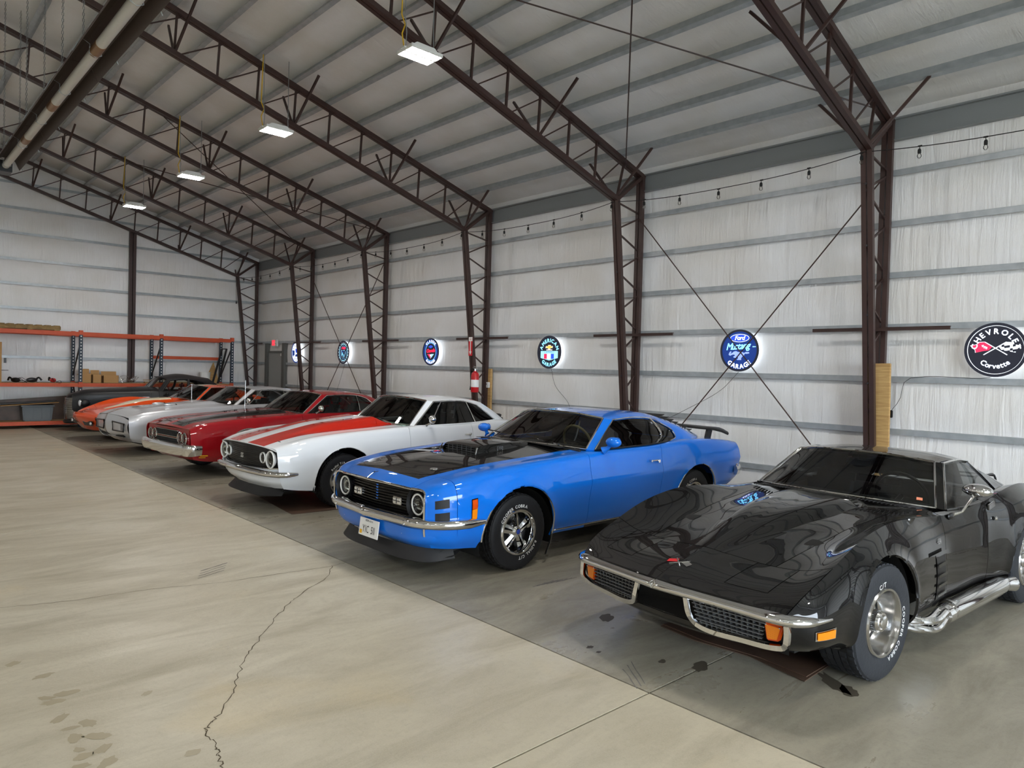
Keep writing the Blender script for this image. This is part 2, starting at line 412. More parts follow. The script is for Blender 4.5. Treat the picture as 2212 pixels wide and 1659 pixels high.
def panel_mesh(G_list, name, mats, thick=0.012, gap=0.0025, hole=None, angle=30, mi=None, weld=0.0008):
    # surface grids -> welded sheet, borders pulled in by gap and turned inwards, smooth shaded
    mb = MB()
    for q, G in enumerate(G_list):
        if mi: mb.cur = mi[q]
        mb.grid(G)
    me = mb.mesh(name, mats, smooth=False)
    bm = bmesh.new(); bm.from_mesh(me)
    bmesh.ops.remove_doubles(bm, verts=bm.verts, dist=weld)
    bmesh.ops.dissolve_degenerate(bm, edges=bm.edges, dist=1e-5)
    bmesh.ops.recalc_face_normals(bm, faces=bm.faces)
    return finish_panel(bm, me, thick, gap, angle)
def finish_panel(bm, me, thick, gap, angle, outward=None):
    bm.normal_update()
    # make normals point away from car core
    s_ = 0.0
    for f in bm.faces:
        c = f.calc_center_median(); s_ += f.normal.dot(c-Vector((c.x*0.9+0.12, 0, 0.45)))*f.calc_area()
    if s_ < 0: bmesh.ops.reverse_faces(bm, faces=bm.faces); bm.normal_update()
    be = [e for e in bm.edges if len(e.link_faces) == 1]
    if gap and be:
        mv = {}
        for e in be:
            f = e.link_faces[0]; t = (e.verts[1].co-e.verts[0].co)
            if t.length < 1e-7: continue
            inn = f.normal.cross(t).normalized()
            if inn.dot(f.calc_center_median()-e.verts[0].co) < 0: inn = -inn
            for v in e.verts: mv.setdefault(v, []).append(inn)
        for v, L in mv.items():
            a = Vector((0, 0, 0))
            for q in L: a += q
            if a.length > 1e-6: v.co += a.normalized()*gap
    if thick and be:
        nn = {v: v.normal.copy() for e in be for v in e.verts}
        r = bmesh.ops.extrude_edge_only(bm, edges=be)
        nv = [g for g in r['geom'] if isinstance(g, bmesh.types.BMVert)]
        src = {}
        for e in bm.edges:
            a, b = e.verts
            if a in nn and b not in nn: src[b] = a
            elif b in nn and a not in nn: src[a] = b
        for v in nv:
            q = src.get(v)
            if q: v.co -= nn[q]*thick
    bm.to_mesh(me); bm.free()
    me.polygons.foreach_set('use_smooth', [True]*len(me.polygons)); me.set_sharp_from_angle(angle=math.radians(angle)); me.update()
    return me
# ---------------------------------------------------------------- the building
XW = 9.236                      # inner line of the girts on the long wall
Y0, SP = 3.335, 3.691           # first frame in view and frame spacing
YK = [Y0+SP*k for k in range(-3, 6)]
YBACK, YFRONT = 21.94, -8.6
XR = 0.30                       # ridge
XL = 2*XR-XW                    # far side
SLOPE, XE, ZE = 0.307, 9.16, 4.86
def zc(x): return ZE+(XE-(x if x >= XR else 2*XR-x))*SLOPE      # top chord centre line
def zb(x): return 4.40+(8.53-(x if x >= XR else 2*XR-x))*0.316   # bottom chord
GIRTS = [0.47, 1.10, 1.735, 2.367, 2.992, 3.612, 4.227]
def side(x, s): return x if s > 0 else 2*XR-x

def wall_profile(zs, z1, bulge):
    out = []
    lv = [0.0]+zs+[z1]
    for a, b in zip(lv[:-1], lv[1:]):
        for t in (0, .12, .35, .65, .88):
            out.append((a+(b-a)*t, bulge*math.sin(PI*t)**0.6 if 0 < t < 1 else 0.0))
    out.append((z1, 0.0)); return out
# long walls
def long_wall(name, s):
    ys = np.linspace(YFRONT, YBACK+.06, 104); G = []
    dy0, dy1 = 19.98, 20.98
    for y in ys:
        j = 0.012*math.sin(y*5.1)+0.008*math.sin(y*13.7+1)
        G.append([(side(XW+0.05-b*(1+20*j*0.3)-0.006*math.sin(y*7+z*3), s), y, z) for z, b in wall_profile(GIRTS, 5.08, 0.032)])
    mb = MB().grid(G)
    o = mb.build(name, 'insul_y'); tag(o, kind='structure')
    for i, z in enumerate(GIRTS):
        x = side(XW, s)
        for (ya, yb_) in ([(YFRONT, YBACK)] if not (s > 0 and z < 2.1) else [(YFRONT, dy0-0.08), (dy1+0.08, YBACK)]):
            m = MB().box(min(x-.02, x+.02)+.0, max(x-.02, x+.02), ya, yb_, z, z+0.05)
            m.box(min(x-.022, x+.06*s), max(x-.022, x+.06*s), ya, yb_, z+0.05, z+0.056)
            m.box(min(x-.022, x-.017), max(x-.022, x-.017), ya, yb_, z-0.014, z)
            m.build('girt', 'galv', o, smooth=False)
    m = MB(); xe = side(XW, s); d = s
    m.box(min(xe-.03*d, xe+.05*d), max(xe-.03*d, xe+.05*d), YFRONT, YBACK, 4.64, 4.90)
    m.box(min(xe-.085*d, xe), max(xe-.085*d, xe), YFRONT, YBACK, 4.63, 4.64); m.box(min(xe-.085*d, xe), max(xe-.085*d, xe), YFRONT, YBACK, 4.88, 4.90)
    m.build('eave_strut', 'galv_dark', o, smooth=False)
    return o
wall_right = long_wall('wall_right', 1)
wall_left = long_wall('wall_left', -1)
# end walls
GB = GIRTS+[4.887, 5.52, 6.15, 6.78, 7.3]
def end_wall(name, Y, s, opening=None):
    mb = MB(); xs = np.arange(XL-0.05, XW+0.06, 0.31)
    prof = wall_profile(GB, 8.0, 0.03)
    for xa, xb in zip(xs[:-1], xs[1:]):
        for (za, ba), (zb_, bb) in zip(prof[:-1], prof[1:]):
            zt = max(zc(xa), zc(xb))+0.22
            if min(za, zb_) > zt: continue
            if opening and opening[0] < (xa+xb)/2 < opening[1] and (za+zb_)/2 < opening[2]: continue
            mb.add([(xa, Y-s*ba+s*.05, za), (xb, Y-s*ba+s*.05, za), (xb, Y-s*bb+s*.05, zb_), (xa, Y-s*bb+s*.05, zb_)], [(0, 1, 2, 3)])
    o = mb.build(name, 'insul_x', weld=0.001); tag(o, kind='structure')
    for z in GB[:-1]:
        hw = XW-0.02 if z < ZE else XR+ (XE-(z-ZE)/SLOPE-XR)
        segs = [(2*XR-hw, hw)]
        if opening and z < opening[2]: segs = [(2*XR-hw, opening[0]), (opening[1], hw)]
        for a, b in segs:
            m = MB().box(a, b, Y-.02, Y+.02, z, z+.05); m.box(a, b, Y-.022*s, Y-.016*s, z-.014, z) if s > 0 else m
            m.build('girt', 'galv', o, smooth=False)
    return o
wall_back = end_wall('wall_back', YBACK, 1)
OPEN = (-3.4, 6.2, 4.35)
wall_front = end_wall('wall_front', YFRONT, -1, OPEN)
# ceiling: insulation sagging between purlins
PX = [9.0]+[8.62-0.597*i for i in range(0, 14)]
def roof_grid(s):
    xs = []
    edges = [XW+.05]+[p for p in PX if p > XR+.1]+[XR]
    for a, b in zip(edges[:-1], edges[1:]):
        for t in (0, .2, .5, .8): xs.append((a+(b-a)*t, 0.022*math.sin(PI*t)))
    xs.append((XR, 0.0)); G = []
    for y in np.linspace(YFRONT, YBACK+.06, 90):
        G.append([(side(x, s), y, zc(x)+0.20-sg*(1+0.4*math.sin(y*2.1+x*3))) for x, sg in xs])
    return G
ceil = MB().grid(roof_grid(1)).grid(roof_grid(-1)).build('ceiling', 'insul_roof', weld=0.001); tag(ceil, kind='structure')
def purlin_mesh():
    h, f, t = 0.15, 0.06, 0.006
    sec = [(-f, 0), (0, 0), (t, 0), (t, h-t), (f, h-t), (f, h), (0, h), (0, t), (-f, t)]
    sec = [(-f, 0), (t, 0), (t, h-t), (f, h-t), (f, h), (0, h), (0, t), (-f+t, t), (-f+t, 0.018), (-f, 0.018)]
    L = YBACK-YFRONT
    return MB().prism([(a, YFRONT, b) for a, b in sec], (0, L, 0)).mesh('purlin', 'galv', smooth=False, flipcheck=True)
pme = purlin_mesh(); al = math.atan(SLOPE)
for s in (1, -1):
    for x in PX[1:]:
        o = obj('purlin', pme, ceil, (side(x, s), 0, zc(x)+0.036), (0, al*s, 0 if s > 0 else 0))
        if s < 0: o.scale = (-1, 1, 1)
# floor: slabs with sawn joints
JX, JY = 3.20, [2.30+6.23*k for k in range(-2, 4)]
floor = MB().box(XL-.3, XW+.3, YFRONT-.0, YBACK+.3, -0.12, -0.02).build('floor', 'joint_dark', smooth=False); tag(floor, kind='structure')
gx = [XL-.05, -3.0, JX, XW+.08]; gy = [YFRONT]+[y for y in JY if y > YFRONT+.5]+[YBACK+.08]
for i in range(3):
    for j in range(len(gy)-1):
        g = 0.006
        MB().box(gx[i]+g, gx[i+1]-g, gy[j]+g, gy[j+1]-g, -0.06, 0.0).build('concrete_slab', 'concrete_bays' if i == 2 else 'concrete_aisle', floor, smooth=False)
apron = MB().box(-30, 30, -60, YFRONT, -0.12, -0.01).build('ground', 'asphalt', smooth=False); tag(apron, kind='structure')
# cracks in the aisle slab (floor points)
def ribbon(pts, wd, z, jit=0.012, sub=8):
    P = []
    for a, b in zip(pts[:-1], pts[1:]):
        for k in range(sub):
            t = k/sub; P.append((a[0]+(b[0]-a[0])*t+rnd.uniform(-jit, jit), a[1]+(b[1]-a[1])*t+rnd.uniform(-jit, jit)))
    P.append(pts[-1]); m = MB(); L, R_ = [], []
    for i, p in enumerate(P):
        q = P[min(i+1, len(P)-1)]; r = P[max(i-1, 0)]; d = V3(q[0]-r[0], q[1]-r[1]); d /= np.linalg.norm(d)+1e-9
        ww = wd*rnd.uniform(.5, 1.2)/2
        L.append((p[0]-d[1]*ww, p[1]+d[0]*ww, z)); R_.append((p[0]+d[1]*ww, p[1]-d[0]*ww, z))
    return m.grid([L, R_])
def fpx(u, v):   # a photograph pixel on the floor
    d = _F*FPX+_R*(u-1106)-_U*(v-829.5); t = -CAM_H/d.z; return (d.x*t, d.y*t)
ribbon([fpx(*p) for p in ((717, 1222), (712, 1242), (640, 1290), (612, 1315), (575, 1360), (545, 1402), (520, 1440), (505, 1490), (478, 1540), (452, 1565), (443, 1583), (468, 1612), (470, 1630), (482, 1659))], 0.006, 0.0012).build('crack', 'crack', floor, smooth=False)
ribbon([fpx(*p) for p in ((0, 1313), (150, 1298), (330, 1272), (480, 1258), (600, 1240), (700, 1226), (745, 1216))], 0.005, 0.0012, 0.01).build('crack', 'crack', floor, smooth=False)
def blob(cx, cy, r, ar=1.0, rot=0.0, n=18, z=0.0010):
    pts = []
    for k in range(n):
        a = 2*PI*k/n; q = r*rnd.uniform(.72, 1.15); x, y = q*math.cos(a)*ar, q*math.sin(a)
        pts.append((cx+x*math.cos(rot)-y*math.sin(rot), cy+x*math.sin(rot)+y*math.cos(rot), z))
    return MB().add(pts, [tuple(range(n))])
for (u, v, r, ar, rot, mt) in ((1310, 1335, .05, 1.8, .4, 'oil'), (1512, 1440, .045, 2.0, .3, 'oil'), (1430, 1429, .022, 1.6, .2, 'oil'), (1275, 1398, .02, 1.5, 0, 'oil'), (1293, 1409, .014, 1.5, 0, 'oil'), (1800, 1475, .05, 3.0, .9, 'oil'), (1832, 1492, .05, 1.5, .6, 'oil')):
    x, y = fpx(u, v); blob(x, y, r, ar, rot).build('oil_stain', mt, floor, smooth=False)
for (u, v) in ((130, 1552), (150, 1574), (162, 1594), (210, 1590), (170, 1620), (180, 1634), (222, 1618), (118, 1516), (100, 1508), (232, 1647), (175, 1655), (142, 1498), (28, 1434), (318, 1498), (416, 1626), (190, 1562), (94, 1460)):
    x, y = fpx(u, v); blob(x, y, rnd.uniform(.018, .035), rnd.uniform(1.3, 2), rnd.uniform(0, 3)).build('damp_spot', 'damp', floor, smooth=False)
def streak(u0, v0, u1, v1, wd, mt='tyre_mark'):
    a, b = fpx(u0, v0), fpx(u1, v1); ribbon([a, b], wd, 0.0011, 0.004, 5).build('tyre_mark', mt, floor, smooth=False)
for d in (0, 6, 12, 18): streak(428+d*.3, 1240-d*.9+10, 484+d*.4, 1222-d*.9+10, 0.012)
for d in range(6): streak(1150+d*10, 1268-d*2, 1196+d*10, 1254-d*2+d*.6, 0.010, 'joint_dark' if 0 else 'tyre_mark')
for d in (0, 9, 17): streak(1346+d, 1446-d, 1376+d, 1488-d*.6, 0.008)

# ---------------------------------------------------------------- steel frames
def chord(mb, a, b, wd=0.055, dp=0.062, gap=0.016):
    a, b = V3(*a), V3(*b)
    for s in (-1, 1):
        off = V3(0, s*(wd+gap)/2, 0); mb.beam(a+off, b+off, wd, dp, up=(0.3, 0, 1) if abs(b[0]-a[0]) > 1 else (1, 0, 0))
        lip = V3(0, s*(gap+.008)/2, 0)
    return mb
def build_frame(y, label):
    fr = thing('column_truss', label, 'frame', (0, y, 0), 0, 'steel portal frames down the hall')
    for s in (1, -1):
        sx = lambda x: side(x, s)
        c = MB(); chord(c, (sx(9.14), 0, 0), (sx(9.14), 0, 4.84)); c.box(min(sx(9.0), sx(9.22)), max(sx(9.0), sx(9.22)), -.09, .09, 0, .015); c.build('outer_column', 'brown_steel', fr, smooth=False)
        c = MB(); chord(c, (sx(9.02), 0, 0), (sx(8.53), 0, 4.40)); c.build('inner_column', 'brown_steel', fr, smooth=False)
        c = MB(); chord(c, (sx(9.18), 0, zc(9.18)), (XR, 0, zc(XR))); c.build('top_chord', 'brown_steel', fr, smooth=False)
        c = MB(); chord(c, (sx(8.53), 0, zb(8.53)), (XR, 0, zb(XR))); c.build('bottom_chord', 'brown_steel', fr, smooth=False)
        c = MB(); chord(c, (sx(8.53), 0, 4.40), (sx(9.12), 0, zc(9.12)-.02), .05, .05, .012); c.build('knee_strut', 'brown_steel', fr, smooth=False)
        inx = lambda z: 9.02+(8.53-9.02)*z/4.40
        for i, z in enumerate(GIRTS):
            zt = z+0.075; zm = z-0.31+.04
            if zm > 0.1: MB().beam((sx(9.12), 0, z-.03), (sx(inx(zm)), 0, zm), .022, .022).build('lacing_bar', 'brown_steel', fr, smooth=False)
            zu = min(z+0.31-.01, 4.36)
            if i < 6: MB().beam((sx(9.12), 0, zt), (sx(inx(zu)), 0, zu), .022, .022).build('lacing_bar', 'brown_steel', fr, smooth=False)
            else: MB().beam((sx(9.12), 0, zt-.03), (sx(inx(4.33)), 0, 4.37), .022, .022).build('lacing_bar', 'brown_steel', fr, smooth=False)
        xs = [8.62-.597*i for i in range(1, 14)]
        MB().beam((sx(8.55), 0, 4.43), (sx(8.70), 0, zc(8.70)-.03), .028, .028).build('web_bar', 'brown_steel', fr, smooth=False)
        px_ = 8.52
        for x in xs:
            if x < XR+.1: break
            MB().beam((sx(x+.03), 0, zc(x+.03)-.03), (sx(x), 0, zb(x)+.03), .028, .028).build('web_bar', 'brown_steel', fr, smooth=False)
            MB().beam((sx(px_+.10), 0, zc(px_+.10)-.03), (sx(x+.07), 0, zb(x+.07)+.03), .018, .018).build('web_diagonal', 'brown_steel', fr, smooth=False)
            px_ = x
        for x in (8.50, 6.83, 5.04, 3.25, 1.46):
            xt = x+.12 if x < 8 else x+.25
            for q in (-1, 1):
                MB().beam((sx(x), q*.03, zb(x)+.02), (sx(x+.1), q*.62, zc(x+.1)+.06), .03, .03).build('flange_brace', 'brown_steel', fr, smooth=False)
        MB().box(min(sx(9.0), sx(9.02)), max(sx(9.0), sx(9.02)), -.78, .78, 2.33, 2.37).box(min(sx(9.0), sx(9.04)), max(sx(9.0), sx(9.04)), -.78, .78, 2.365, 2.372).build('brace_arm', 'brown_steel', fr, smooth=False)
        for z in (0.9, 1.7, 2.5, 3.3, 4.0):
            MB().lathe([(0, -.012), (.012, -.012), (.014, 0), (0, 0)], 8, (sx(inx(z)-.036), 0, z), 'x').build('bolt', 'steel_dark', fr)
    return fr
fr0 = build_frame(YK[0], 'brown steel lattice frame at the open front of the hall')
FRAMES = [fr0]
for y in YK[1:]:
    c = copy_tree(fr0); c.location = (0, y, 0); FRAMES.append(c)
for q, lb in zip(FRAMES, ['brown lattice frame nearest the open front end', 'brown lattice frame second from the open front end', 'brown lattice frame third from the open front end, behind the sign with crossed flags',
        'brown lattice frame between the crossed flags sign and the running horse sign', 'brown lattice frame between the running horse sign and the American Garage sign',
        'brown lattice frame carrying the fire extinguisher and red arrow sign', 'brown lattice frame between the pink script sign and the shield sign',
        'brown lattice frame beside the round blue and white sign', 'brown lattice frame standing against the back wall']): q['label'] = lb
# end wall post
e = thing('wind_post', 'brown steel post standing against the back wall behind the rack', 'post', (5.62, YBACK-.075, 0))
m = MB(); m.box(-.085, -.01, -.05, .05, 0, 5.33).box(.01, .085, -.05, .05, 0, 5.33); m.build('post_channels', 'brown_steel', e, smooth=False)
MB().box(-.12, .12, -.06, .06, 0, .015).build('base_plate', 'brown_steel', e, smooth=False)
# bracing rods
def rod(a, b, r, label, group):
    o = MB().tube([a, b], r, 8).build('brace_rod', 'brown_steel'); tag(o, label, 'rod', group); return o
for k, nm in ((3, 'the running horse sign'), (6, 'the shield sign')):
    ya, yb_ = YK[k], YK[k+1]
    rod((9.08, yb_-.05, 4.17), (9.12, ya+.1, .06), .009, 'thin steel rod crossing the wall behind '+nm, 'wall cross rods behind '+nm)
    rod((9.10, ya+.05, 4.15), (9.14, yb_-.1, .06), .009, 'thin steel rod crossing the wall behind '+nm, 'wall cross rods behind '+nm)
    rod((8.75, yb_, zc(8.75)-.05), (4.2, ya, zc(4.2)-.05), .009, 'thin steel rod crossing the roof bay above '+nm, 'roof cross rods above '+nm)
    rod((8.75, ya, zc(8.75)-.07), (4.2, yb_, zc(4.2)-.07), .009, 'thin steel rod crossing the roof bay above '+nm, 'roof cross rods above '+nm)
# personnel door
d1 = MB().box(XW-.03, XW+.01, 20.02, 20.94, 0.01, 2.07).build('door_1', 'door_grey', smooth=False, bevel=.004); tag(d1, kind='structure')
fmb = MB().box(XW-.06, XW+.03, 19.96, 20.02, 0, 2.10).box(XW-.06, XW+.03, 20.94, 21.0, 0, 2.10).box(XW-.06, XW+.03, 20.02, 20.94, 2.07, 2.13)
fmb.build('door_frame', 'frame_grey', d1, smooth=False)
MB().box(XW-.08, XW+.03, 19.80, 19.96, 0, 2.36).build('jamb_post', 'frame_grey', d1, smooth=False)
MB().box(XW-.08, XW+.03, 21.0, 21.14, 0, 2.36).build('jamb_post', 'frame_grey', d1, smooth=False)
MB().box(XW-.05, XW-.03, 20.06, 20.12, 1.98, 2.06).build('door_closer', 'plastic_white', d1, smooth=False)
MB().tube([(XW-.03, 20.10, 1.0), (XW-.09, 20.10, 1.0), (XW-.09, 20.22, 1.0)], .01).build('door_handle', 'alu', d1)
ex = thing('exit_sign', 'white exit sign with glowing red face above the grey door', 'sign', (XW-.06, 20.48, 2.27))
MB().box(-.03, .03, -.16, .16, 0, .20).build('case', 'plastic_white', ex, smooth=False, bevel=.006)
MB().box(-.036, -.03, -.07, .14, .02, .18).build('face', 'exit_red', ex, smooth=False)
tm = MB(); text_line(tm, 'EXIT', .10, ((-.038, .035, .065), (0, -1, 0), (0, 0, 1)), sx=.7); tm.build('lettering', 'white_print', ex, smooth=False)
for yy in (-.13, -.10): MB().ell((-.04, yy, .1), (.018, .02, .02), 10, 6).build('lamp_head', 'plastic_white', ex)
# ---------------------------------------------------------------- lamps
def high_bay(x, y, z, top, label, group):
    t = thing('high_bay_lamp', label, 'lamp', (x, y, z), 0, group)
    h = MB(); h.box(-.21, .21, -.15, .15, .012, .055); h.prism([(-.17, -.12, .055), (.17, -.12, .055), (.12, -.12, .10), (-.12, -.12, .10)], (0, .24, 0)); h.build('housing', 'plastic_white', t, smooth=False, bevel=.006)
    for s in (-1, 1): MB().box(min(s*.20, s*.235), max(s*.20, s*.235), -.04, .04, .03, .045).build('mounting_tab', 'plastic_white', t, smooth=False)
    for s in (-1, 1): MB().add([(-.195, s*.015, .011), (.195, s*.015, .011), (.195, s*.135, .011), (-.195, s*.135, .011)], [(0, 1, 2, 3)] if s < 0 else [(3, 2, 1, 0)]).build('light_panel', 'lamp_panel', t, smooth=False, flipcheck=False)
    for s in (-1, 1): MB().tube([(s*.19, 0, .05), (s*.18, 0, .22), (s*.19, .02, .40), (s*.19, .02, top-z)], .006, 6).build('hanging_chain', 'galv_dark', t)
    MB().tube([(-.19, .03, .05), (-.22, .03, .2), (-.17, .05, .32), (-.21, .06, .42), (-.19, .06, top-z)], .008, 6).build('power_cord', 'yellow_cord', t)
    return t
LY = [2.92-3.69*2, 2.92-3.69, 2.92, 6.61, 10.30, 14.0, 17.7]
wh = ['over the open front end', 'one bay in from the front end', 'above the black coupe with the chrome side pipe', 'above the blue car with the black hood', 'above the white car with red stripes', 'above the silver car', 'above the matte black coupe']
for i, y in enumerate(LY):
    high_bay(4.57, y, 5.19, zc(4.57)+.04, 'hanging LED high bay lamp '+wh[i], 'LED high bay lamps')
    high_bay(-3.97, y, 5.19, zc(-3.97)+.04, 'hanging LED high bay lamp in the far aisle', 'LED high bay lamps in the far aisle')
# ---------------------------------------------------------------- tube heater
TX, TZ = 1.75, 4.86
ht = thing('tube_heater', 'long tube heater with brown reflector hung on chains', 'heater', (TX, 0, TZ))
YE, YS = 14.2, -3.0
MB().tube([(0, YS, 0), (0, YE, 0)], .052, 20).build('burner_tube', 'tube_white', ht)
for y in (8.0, 10.2, 12.1): MB().tube([(0, y, 0), (0, y+.28, 0)], .055, 20).build('tube_coupling', 'copper', ht)
sec = [(-.19, -.045), (-.13, .09), (-.06, .13), (.06, .13), (.13, .09), (.19, -.045), (.186, -.05), (.125, .083), (.055, .123), (-.055, .123), (-.125, .083), (-.186, -.05)]
yy = YS
while yy < YE:
    y2 = min(yy+3.0, YE); MB().prism([(a, yy+.004, b) for a, b in sec], (0, y2-yy-.008, 0)).build('reflector', 'tube_brown', ht, smooth=False); yy = y2
y = 1.0
while y < YE:
    MB().tube([(-.2, y, -.05), (-.13, y, .1), (-.05, y, .06), (-.055, y, -.03), (0, y, -.058), (.055, y, -.03), (.05, y, .06), (.13, y, .1), (.2, y, -.05), (.21, y, -.07)], .005, 6).build('hanger_wire', 'galv', ht); y += 1.45
for y in (3.5, 6.5, 9.3, 11.6, 13.6):
    for s in (-1, 1):
        m = MB(); top = zc(TX+s*.12)+.05-TZ; zz = .11; k = 0
        while zz < top:
            m.tube([(s*.1-(.008 if k % 2 else 0), y-(0 if k % 2 else .008), zz), (s*.1-(.008 if k % 2 else 0), y-(0 if k % 2 else .008), zz+.034)], .0035, 4)
            m.tube([(s*.1+(.008 if k % 2 else 0), y+(0 if k % 2 else .008), zz), (s*.1+(.008 if k % 2 else 0), y+(0 if k % 2 else .008), zz+.034)], .0035, 4); zz += .034; k += 1
        m.build('chain', 'galv_dark', ht)
m = MB(); m.box(-.09, .09, YE-.02, YE+.30, -.10, .08).build('burner_box', 'trim_black', ht, smooth=False, bevel=.008)
# ---------------------------------------------------------------- string lights along the knees
def string_run(ya, yb_, lab, grp):
    t = thing('string_light', lab, 'string light', (8.50, ya, 4.36), 0, grp)
    L = yb_-ya; sag = .11; pts = [(0.02*math.sin(u*9), L*u, -4*sag*u*(1-u)) for u in np.linspace(0, 1, 25)]
    MB().tube(pts, .005, 6).build('cord', 'cord_black', t)
    n = 6; 
    for i in range(n):
        u = (i+.08)/n; y = L*u; z = -4*sag*u*(1-u); tl = rnd.uniform(-.15, .15)
        s = MB(); s.tube([(0, y, z), (0, y+tl*.04, z-.03)], .004, 6); s.tube([(0, y-.02, z), (0, y+.02, z)], .009, 6)
        s.lathe([(0, -.03), (.011, -.03), (.018, -.045), (.018, -.08), (.0, -.08)], 12, (0, y+tl*.04, z), 'z')
        so = s.build('socket', 'cord_black', t)
        MB().lathe([(.012, -.08), (.021, -.098), (.022, -.115), (.012, -.132), (0, -.135)], 12, (0, y+tl*.04, z), 'z').build('bulb', 'glass_bulb', so)
for k in range(-2, 5):
    string_run(YK[k+3], YK[k+4], 'black festoon cord with clear bulbs slung between two steel frames', 'festoon string lights')
MB0 = MB().tube([(8.5, YK[8], 4.36), (8.49, YK[8]-.02, 3.9), (8.5, YK[8]-.02, 3.62)], .005, 6).lathe([(0, 0), (.016, 0), (.016, -.07), (0, -.07)], 10, (8.5, YK[8]-.02, 3.62), 'z')
tag(MB0.build('loose_plug', 'cord_black'), 'loose end of the festoon cord hanging by the back wall frame', 'cord')
# ---------------------------------------------------------------- car building kit (car space: x rearwards from the front axle, y across, z up)
def net(rows):
    # rows: list of stations, each (xs, ys, zs); xs may be a number
    out = []
    for xs, ys, zs in rows:
        n = len(ys); xs = [xs]*n if not hasattr(xs, '__len__') else xs
        out.append([(xs[i], ys[i], zs[i]) for i in range(n)])
    return np.array(out, float)
class Body:
    def __init__(s, N, ns=8, nr=5, crease_rows=(), crease_st=()):
        s.ns, s.nr = ns, nr; S, R = N.shape[:2]; s.S, s.R = S, R
        A = np.stack([hermite(N[i], nr, crease_rows) for i in range(S)])
        s.G = hermite(A, ns, crease_st); s.inside = np.zeros(s.G.shape[:2], bool); s.dead = np.zeros((s.G.shape[0]-1, s.G.shape[1]-1), bool)
    def arch(s, xc, zc_, R, rmax, flare=0.0, fw=0.12):
        G = s.G; nmax = rmax*s.nr
        dx = G[:, :nmax+1, 0]-xc; dz = G[:, :nmax+1, 2]-zc_; d = np.hypot(dx, dz)
        if flare:
            t = np.clip(1-(d-R)/fw, 0, 1); t[d < R] = 1
            G[:, :nmax+1, 1] += flare*t*t
        ins = d < R
        k = np.where(ins, R/np.maximum(d, 1e-6), 1.0)
        # only move points that border the opening; deep ones are removed with their cells
        G[:, :nmax+1, 0] = np.where(ins, xc+dx*k, G[:, :nmax+1, 0]); G[:, :nmax+1, 2] = np.where(ins, zc_+dz*k, G[:, :nmax+1, 2])
        full = ins[:-1, :-1] & ins[1:, :-1] & ins[:-1, 1:] & ins[1:, 1:]
        s.dead[:, :nmax] |= full
    def part(s, cells, name, mats, parent, sidesign=1, both=False, matfn=None, thick=0.014, gap=0.0025, angle=32):
        # cells: list of (s0, s1, r0, r1) in station / row numbers (fractions allowed)
        G = s.G; bm = bmesh.new(); vd = {}
        def vert(i, j, q):
            k = (i, j, q if abs(G[i, j, 1]) > 1e-5 else 0)
            if k not in vd: vd[k] = bm.verts.new((G[i, j, 0], G[i, j, 1]*q, G[i, j, 2]))
            return vd[k]
        done = set()
        for q in ((1, -1) if both else (sidesign,)):
            for s0, s1, r0, r1 in cells:
                for i in range(int(round(s0*s.ns)), int(round(s1*s.ns))):
                    for j in range(int(round(r0*s.nr)), int(round(r1*s.nr))):
                        if s.dead[i, j] or (i, j, q) in done: continue
                        done.add((i, j, q))
                        vs_ = [vert(i, j, q), vert(i+1, j, q), vert(i+1, j+1, q), vert(i, j+1, q)]
                        u = []
                        for v in vs_:
                            if v not in u: u.append(v)
                        if len(u) < 3: continue
                        try: f = bm.faces.new(u if q > 0 else u[::-1])
                        except ValueError: continue
                        if matfn: f.material_index = matfn((i+.5)/s.ns, (j+.5)/s.nr)
        bmesh.ops.dissolve_degenerate(bm, edges=bm.edges, dist=1e-4)
        bmesh.ops.recalc_face_normals(bm, faces=bm.faces)
        me = bpy.data.meshes.new(name)
        for m in (mats if isinstance(mats, (list, tuple)) else [mats]): me.materials.append(MATS[m])
        finish_panel(bm, me, thick, gap, angle)
        return obj(name, me, parent)
    def at(s, st, row, q=1):
        g = s.G[int(round(st*s.ns)), int(round(row*s.nr))]; return V3(g[0], g[1]*q, g[2])
    def line_st(s, st, r0, r1):   # points along a station
        return s.G[int(round(st*s.ns)), int(round(r0*s.nr)):int(round(r1*s.nr))+1].copy()
    def line_row(s, row, s0, s1):
        return s.G[int(round(s0*s.ns)):int(round(s1*s.ns))+1, int(round(row*s.nr))].copy()

def both_sides(fn):
    for q in (1, -1): fn(q)
def mirp(p, q): return (p[0], p[1]*q, p[2])
def mircurve(C, q): C = np.array(C, float).copy(); C[:, 1] *= q; return C
def trim(parent, name, C, r, mat='chrome', n=8, q=1, closed=False):
    return MB().tube(mircurve(C, q), r, n, closed=closed).build(name, mat, parent)
def rbox(name, mat, parent, c, d, bev=0.03, rot=None):
    mb = MB().cbox((0, 0, 0), d); me = mb.mesh(name, mat, smooth=True, bevel=min(bev, min(d)*.45), angle=60)
    return obj(name, me, parent, c, rot)

